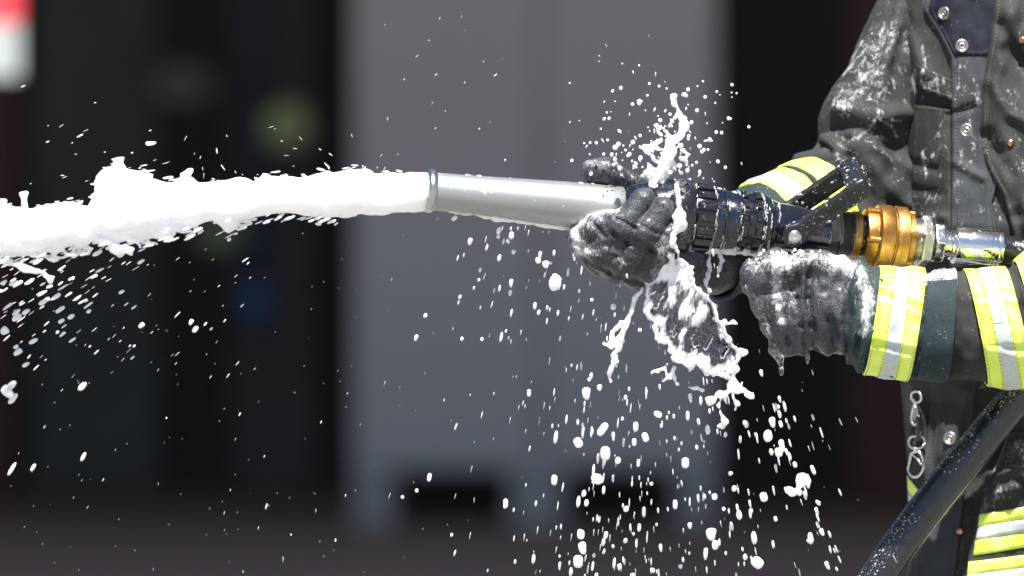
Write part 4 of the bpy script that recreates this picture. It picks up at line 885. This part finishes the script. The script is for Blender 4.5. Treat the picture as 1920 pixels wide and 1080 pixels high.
for sets, lab in ((spick(0), 'longer foam drip hanging from the nozzle before the dark gauntlet'), (spick(1), 'shorter foam drip hanging from the nozzle beside the longer one'), (spick(2), 'stubby foam drip under the black grip rings'), (spick(3, 4, 5, 6), 'thick white foam running down over the nozzle flange and front glove'), (spick(7, 8, 9), 'long white foam strand hanging left of the water sheet'), (spick(10, 11, 12), 'small forked foam strand under the left side of the water sheet'), (spick(*[k for k in range(13, len(SPL)) if SPL[k][0][:2] not in ((1290, 726), (1360, 610))]), 'ragged white foam fringe at the lower tip of the water sheet'), ([x for x in SPL if x[0][:2] == (1290, 726)], 'short loose foam string below the water sheet'), ([x for x in SPL if x[0][:2] == (1360, 610)], 'foam finger sticking out at the right of the water sheet')):
    P_ = np.array([t[:3] for x in sets for t in x], float); lo_ = P_.min(0) - 26; hi_ = P_.max(0) + 26
    V, F = surfnet(lambda p: strandset(p, sets, 3) + 2.2 * vn(p, 8) + 1.4 * vn(p, 4), lo_, hi_, 1.8, .6)
    tag(mk('foam_strand', W(V), F, FOAM), lab, 'foam strand')
# translucent sheet of foamy water falling under the front glove
SO = [(1222, 500), (1262, 486), (1292, 492), (1300, 520), (1318, 548), (1336, 556), (1342, 584), (1360, 600), (1364, 628), (1384, 646), (1392, 664), (1380, 690), (1372, 716), (1352, 704), (1330, 706), (1308, 692), (1288, 690), (1262, 676), (1250, 652), (1228, 640), (1226, 606), (1212, 584), (1206, 552), (1212, 524)]
SOQ = [tuple(q(a, b, -140)[:2]) for a, b in SO]; SOC = SOQ + SOQ[:1]
def sheetz(x, y): return -140 - 22 * np.sin((x - 1200) / 190 * 3.1) + .05 * (y - 600)
def sheet_t(x, y, z):
    w_ = np.stack([x, y, 0 * x], -1); jag = 7 * vn(w_, 14) + 3.5 * vn(w_, 6.5)
    e = dpoly(x, y, SOC); e = np.where(inpoly(x, y, SOQ), e, -e) + jag
    fl_ = np.stack([x * .9 + y * .45, (y * .8 - x * .45) * .45, 0 * x], -1)
    n_ = .5 + .5 * fbm(fl_, 17, 3); rim = np.exp(-((e - 5) / 6) ** 2)
    t = 2.0 + 4 * rim + 7 * np.clip(n_ - .62, 0, 1) * 2
    hole = np.clip((.13 - n_) * 40, 0, 9) * np.clip((y - 520) / 60, 0, 1)
    return t - hole, e, n_, rim
def sheetf(p):
    x, y, z = p.T; t, e, n_, rim = sheet_t(x, y, z)
    d = np.abs(z - sheetz(x, y) - 6 * vn(np.stack([x, y, 0 * x + 9], -1), 22)) - t
    return smax(d * .8, -e, 2.5)
V, F = surfnet(sheetf, (1180, 465, -200), (1420, 735, -100), 1.9, 1.5)
_, e_, n_, rim_ = sheet_t(*V.T)
tag(mk('foam_sheet', W(V), F, WATER, foam=np.clip(rim_ * .6 + (n_ - .5) * 1.1 + np.clip((545 - V[:, 1]) / 40, 0, .6), -.4, 1)), 'torn translucent sheet of foamy water falling under the front glove', 'water sheet')
# drips under the fist
for pts, lab in (([(1452, 656, 12), (1462, 672, 7), (1464, 684, 3.2), (1465, 694, 3), (1465, 701, 3.8)], 'larger foam drip hanging from the knuckles of the fist'), ([(1509, 652, 7), (1513, 662, 4), (1514, 672, 2.6), (1514, 680, 3)], 'smaller foam drip hanging under the middle of the fist')):
    V, F = surfnet(lambda p: chain(p, [tuple(q(a, b, -118)) + (r,) for a, b, r in pts], 6) + .6 * vn(p, 6), (pts[0][0] - 30, 630, -150), (pts[0][0] + 40, 720, -80), 1.6, .5)
    tag(mk('foam_drip', W(V), F, WATER, foam=np.full(len(V), .02)), lab, 'drip')
# froth of bubbles along the top of the fist
parts = []
for _ in range(130):
    u = rng.random(); x = 1395 + 190 * u; y = it(x, 1395, 500, 1420, 484, 1480, 476, 1540, 478, 1590, 494) + rng.normal(0, 5); r = 1.2 + 3.6 * rng.random() ** 2.5
    parts.append((q(x, y, -125 + rng.normal(0, 14)) + ICO1[0] * r, ICO1[1]))
V, F = join(parts); tag(mk('foam_froth', W(V), F, FOAM), 'froth of small foam bubbles between the fist and the nozzle', 'froth', kind='stuff')

# flying drops: (x, y, length, width, angle from vertical in degrees, positive leans to the right going down)
def drop_mesh(kind):
    V = ICO2[0].copy(); n = V[:, 2]
    if kind < 2: V[:, 2] = np.sign(n) * np.abs(n) ** .55
    if kind == 1: V[:, :2] *= (1 + .25 * n)[:, None]; V[:, 0] += .18 * n ** 2
    if kind == 2: V = V * (1 + .16 * vn(V * 10 + 40, 7))[:, None]
    if kind == 3: V = V * (1 + .28 * vn(V * 10 + 90, 9))[:, None]
    me = bpy.data.meshes.new('foam_drop'); me.from_pydata((V * .5).tolist(), [], ICO2[1].tolist()); me.polygons.foreach_set('use_smooth', [True] * len(me.polygons)); me.materials.append(FOAM); me.update(); return me
DM = [drop_mesh(k) for k in range(4)]
BIG = [(1041, 531, 30, 26, 0, 'largest round foam drop hanging below the barrel and left of the glove'), (1099, 738, 24, 15, 0, ''), (1120, 898, 22, 22, 80, ''), (1135, 850, 26, 18, 0, ''), (1084, 830, 20, 16, 30, ''), (1130, 805, 28, 14, -35, ''), (1440, 818, 22, 19, 10, 'round foam drop right of the dark post, below the fist'),
       (1285, 868, 20, 14, 0, ''), (1333, 1002, 24, 18, 0, ''), (1341, 1022, 18, 12, 0, ''), (1420, 1055, 24, 20, 50, ''), (1414, 1009, 24, 12, 10, ''), (1520, 1010, 22, 12, 12, ''), (1084, 1053, 24, 18, 0, ''), (1092, 1028, 24, 14, 10, ''), (1089, 1002, 18, 14, 0, ''), (1386, 966, 18, 12, 15, ''), (1432, 932, 18, 14, 15, ''), (1460, 848, 18, 14, 10, ''), (1466, 836, 24, 10, 15, ''),
       (1266, 946, 18, 9, 0, ''), (1234, 777, 16, 13, 70, ''), (1210, 820, 18, 12, 20, ''), (1448, 792, 20, 11, 10, ''), (1192, 800, 18, 10, 0, ''), (1040, 518, 10, 9, 0, ''), (959, 442, 14, 11, 0, ''), (935, 433, 14, 9, -10, ''), (881, 453, 14, 8, -15, ''), (1009, 488, 12, 10, 0, ''), (936, 484, 13, 8, -10, ''), (1023, 496, 14, 12, 0, ''), (852, 409, 12, 8, -50, ''), (958, 531, 16, 7, -5, ''), (1003, 574, 14, 8, 0, ''), (1150, 575, 12, 10, 0, ''), (805, 895, 16, 8, -10, ''), (948, 944, 18, 9, 0, ''), (1505, 905, 0, 0, 0, ''),
       (14, 735, 28, 18, 40, ''), (22, 722, 20, 14, -40, ''), (24, 748, 24, 12, -35, ''), (154, 725, 20, 12, -40, ''), (156, 857, 18, 8, -25, ''), (22, 880, 28, 8, -30, ''), (62, 877, 16, 8, -30, ''), (366, 618, 14, 10, -35, ''), (358, 604, 12, 7, -30, ''), (265, 610, 13, 8, -50, ''), (283, 269, 20, 7, 95, 'lone flat foam drop flying high above the jet'), (140, 477, 16, 12, -60, ''), (182, 475, 20, 9, -60, ''), (226, 478, 14, 10, -60, ''), (264, 491, 15, 7, -55, ''), (25, 531, 18, 9, -60, ''), (80, 567, 17, 10, -55, ''), (107, 555, 15, 8, -55, ''), (32, 595, 18, 11, -58, ''), (48, 585, 16, 9, -55, ''), (8, 620, 16, 14, -55, ''), (62, 640, 18, 9, -58, ''), (33, 660, 18, 10, -55, ''), (48, 684, 15, 8, -55, ''), (133, 594, 14, 9, -55, ''), (115, 602, 13, 7, -60, '')]
drops = []
def reg(n, xs, ys, lf, wf, af, zone, zsp=70):
    k = 0
    while k < n:
        x, y = xs(), ys()
        if not (-60 < x < 1700 and -60 < y < 1140): continue
        l, w_ = lf(), wf(); drops.append((x, y, max(l, w_), w_, af(x, y), zone, rng.normal(0, zsp) - 120)); k += 1
G = rng.normal; RU = rng.uniform
pw = lambda a, b, k: (lambda: a + (b - a) * rng.random() ** k)
tilt = lambda x, y: np.interp(x, [650, 900, 1150, 1400, 1600], [-20, -14, -3, 9, 26]) + G(0, 3)
def belowx(): return (G(1160, 130) if rng.random() < .6 else G(1330, 150) if rng.random() < .6 else RU(660, 1560))
def bely(): return 470 + 640 * rng.random() ** .65
reg(330, belowx, bely, pw(6, 19, 1.4), pw(1.2, 7.5, 3), tilt, 'below')
reg(60, lambda: G(960, 90), lambda: RU(425, 640), pw(7, 16, 1.5), pw(2, 8, 2), tilt, 'below')
reg(50, lambda: G(1130, 60), lambda: RU(700, 1090), pw(9, 24, 1.5), pw(3, 12, 2.4), tilt, 'below')
reg(34, lambda: G(1430, 75), lambda: RU(780, 1090), pw(9, 22, 1.5), pw(3, 11, 2.4), tilt, 'below')
reg(40, lambda: G(1320, 70), lambda: RU(740, 1090), pw(8, 20, 1.5), pw(2.5, 9, 2.4), tilt, 'below')
for t_ in np.linspace(0, 1, 26): drops.append((1445 + 125 * t_ + G(0, 9), 720 + 330 * t_ ** .9 + G(0, 12), RU(9, 20), RU(2.5, 8), 14 + 10 * t_, 'below', -120 + G(0, 30)))
angl = lambda x, y: -np.interp(y, [420, 560, 700, 880, 1080], [66, 58, 46, 30, 16]) + np.interp(x, [0, 500], [0, 12]) + G(0, 4)
reg(85, lambda: abs(G(0, 150)), lambda: 480 + abs(G(0, 100)), pw(8, 22, 1.3), pw(1.4, 7.5, 2.2), angl, 'left')
reg(60, lambda: RU(0, 480), lambda: RU(430, 720), pw(6, 17, 1.6), pw(1, 4, 2.4), angl, 'left')
reg(30, lambda: RU(0, 700), lambda: RU(640, 1080), pw(4, 13, 1.6), pw(1, 3.5, 2), angl, 'left')
reg(70, lambda: RU(40, 780), lambda: 345 - abs(G(0, 55)), pw(5, 15, 2), pw(1, 3, 2), lambda x, y: np.interp(x, [0, 300, 500, 780], [-65, -75, 100, -50]) + G(0, 12), 'left')
reg(95, lambda: G(1240, 42), lambda: 330 - abs(G(0, 70)), pw(3, 11, 1.8), pw(3, 10, 1.8), lambda x, y: G(0, 30), 'above', 35)
reg(60, lambda: G(1225, 75), lambda: 335 - abs(G(0, 95)), pw(2.5, 9, 2), pw(2.4, 7, 2), lambda x, y: (x - 1240) * .25 + G(0, 25), 'above', 45)
reg(40, lambda: RU(1060, 1410), lambda: RU(150, 345), pw(2.5, 8, 2), pw(2, 6, 2), lambda x, y: (x - 1240) * .3 + G(0, 20), 'above', 60)
reg(32, lambda: RU(680, 1220), lambda: RU(20, 330), pw(3, 12, 2), pw(1, 3.5, 2), lambda x, y: G(-25, 15) if x < 1000 else G(25, 12), 'above', 80)
for x, y, r in ((1164, 165, 7), (1142, 222, 6), (1250, 166, 4), (1290, 168, 7), (1344, 172, 5), (1366, 222, 7), (1343, 248, 6.5), (1353, 249, 6.5), (1331, 262, 7.5), (1320, 281, 6.5), (1346, 303, 7), (1312, 323, 7.5), (1289, 320, 8), (1147, 290, 7), (1153, 299, 8), (1238, 239, 8), (1260, 228, 8), (1307, 207, 7), (1212, 326, 11), (1306, 305, 6), (1118, 268, 6), (1381, 175, 4), (1360, 314, 6)): drops.append((x, y, r * 1.15, r, G(0, 20), 'above', -95 + G(0, 25)))
for _ in range(90):
    x = RU(0, 640); drops.append((x, np.interp(x, JB[:, 0], JB[:, 1]) + RU(-2, 16), RU(8, 24), RU(2, 6.5), -68 + G(0, 8), 'left', jetz(x) + 50 + G(0, 15)))
for _ in range(50):
    x = RU(0, 790); drops.append((x, np.interp(x, JT[:, 0], JT[:, 1]) - RU(-2, 10), RU(6, 20), RU(1.5, 4.5), -85 + G(0, 10), 'left', jetz(x) + 50 + G(0, 12)))
LAB = {'below': 'foam drops falling below the nozzle', 'left': 'foam drops flying around the jet', 'above': 'foam drops above the nozzle'}
CELL = {}
def where(x, y):
    if y < 400 and x >= 640: return 'above the silver barrel' if x < 1080 else 'above the front glove' if x < 1190 else 'beside the upright splash' if x < 1320 else 'right of the upright splash'
    if x < 640:
        if y < 360: return 'above the foam jet'
        return ('under the jet' if y < 560 else 'below the jet' if y < 720 else 'low at the left') + (' near the left edge' if x < 110 else '' if x < 300 else ' towards the grey panel')
    c = 'under the barrel' if x < 1060 else 'under the front glove' if x < 1200 else 'under the water sheet' if x < 1340 else 'under the fist' if x < 1480 else 'beyond the fist'
    return ('high ' if y < 620 else 'midway ' if y < 780 else 'low ' if y < 930 else 'near bottom edge ') + c
ORD = 'leftmost second third fourth fifth sixth seventh eighth ninth tenth eleventh twelfth thirteenth fourteenth fifteenth sixteenth seventeenth eighteenth nineteenth twentieth'.split() + ['twenty-' + t for t in 'first second third fourth fifth sixth seventh eighth ninth'.split()] + ['thirtieth'] + ['thirty-' + t for t in 'first second third fourth fifth sixth seventh eighth ninth'.split()]
def label_drops():
    for (sh, wh), lst in CELL.items():
        lst.sort(key=lambda t: t[0])
        for i, (x, o) in enumerate(lst):
            if len(lst) == 1: o['label'] = 'only %s white foam drop %s' % (sh, wh)
            elif i == len(lst) - 1 and i: o['label'] = 'rightmost of the %s foam drops %s' % (sh, wh)
            else: o['label'] = ('%s of the %s foam drops %s' if i == 0 else '%s from left of the %s foam drops %s') % (ORD[min(i, 38)], sh, wh)
from mathutils import Euler
def add_drop(x, y, l, w_, a, z, label, group, kind):
    o = bpy.data.objects.new('foam_drop', DM[kind]); C.objects.link(o); o.location = tuple(W(q(x, y, z)))
    o.rotation_euler = Euler((G(0, .15), math.radians(-a), RU(0, 6.28)), 'ZYX') if False else Euler((0, math.radians(-a), 0)); o.scale = (w_ * U, w_ * U * RU(.85, 1.1), l * U)
    tag(o, label, 'foam drop', group)
    if not label: CELL.setdefault(('large' if l * w_ > 240 else 'rounded' if l < 1.45 * w_ else 'slender' if l > 2.6 * w_ else 'oval', where(x, y)), []).append((x, o))
for x, y, l, w_, a, lab in BIG:
    if l == 0: continue
    zone = 'left' if x < 640 else 'below'; z = -140 + (-60 if zone == 'left' else 0) + G(0, 15)
    add_drop(x, y, l, w_, a if a > 0 or True else a, z, lab, LAB[zone], random.choice((0, 1, 2, 2)))
# dumb-bell shaped blob low right
DB = [[(1482, 918, -130, 6), (1486, 926, -130, 8), (1496, 912, -130, 5), (1502, 902, -130, 13), (1508, 900, -130, 13)], [(1476, 920, -130, 7), (1480, 918, -130, 6)]]
V, F = surfnet(lambda p: strandset(p, DB, 4) + 1.2 * vn(p, 8), (1455, 870, -160), (1545, 955, -100), 1.8, .5)
tag(mk('foam_blob', W(V), F, FOAM), 'dumb-bell shaped white foam blob low right under the fist', 'foam blob')
drops.sort(key=lambda t: -t[2] * t[3])
NB_ = 300 - len(BIG)
for x, y, l, w_, a, zone, z in drops[:NB_]:
    add_drop(x, y, l, w_, a, z - (60 if zone == 'left' else 0), None, LAB[zone], random.choice((0, 1, 2, 3)))
label_drops()
parts = []
fine = list(drops[NB_:])
for _ in range(170):   # mist
    x, y = (RU(0, 1650), RU(380, 1080)) if rng.random() < .6 else (RU(0, 700), RU(430, 1080)); fine.append((x, y, RU(2, 6), RU(.5, 1.1), (angl(x, y) if x < 600 else tilt(x, y)), 'm', -120 + G(0, 120)))
for x, y, l, w_, a, zone, z in fine:
    a = math.radians(a); V0 = (ICO1 if w_ > 2.2 else ICO0)[0] * A(w_, w_, l) * .5
    X = V0[:, 0] * math.cos(a) + V0[:, 2] * math.sin(a); Y = V0[:, 2] * math.cos(a) - V0[:, 0] * math.sin(a)
    parts.append((q(x, y, z) + np.stack([X, Y, V0[:, 1]], 1), (ICO1 if w_ > 2.2 else ICO0)[1]))
V, F = join(parts); tag(mk('foam_spray', W(V), F, FOAM), 'fine white foam spray filling the air round the nozzle and jet', 'spray', kind='stuff')
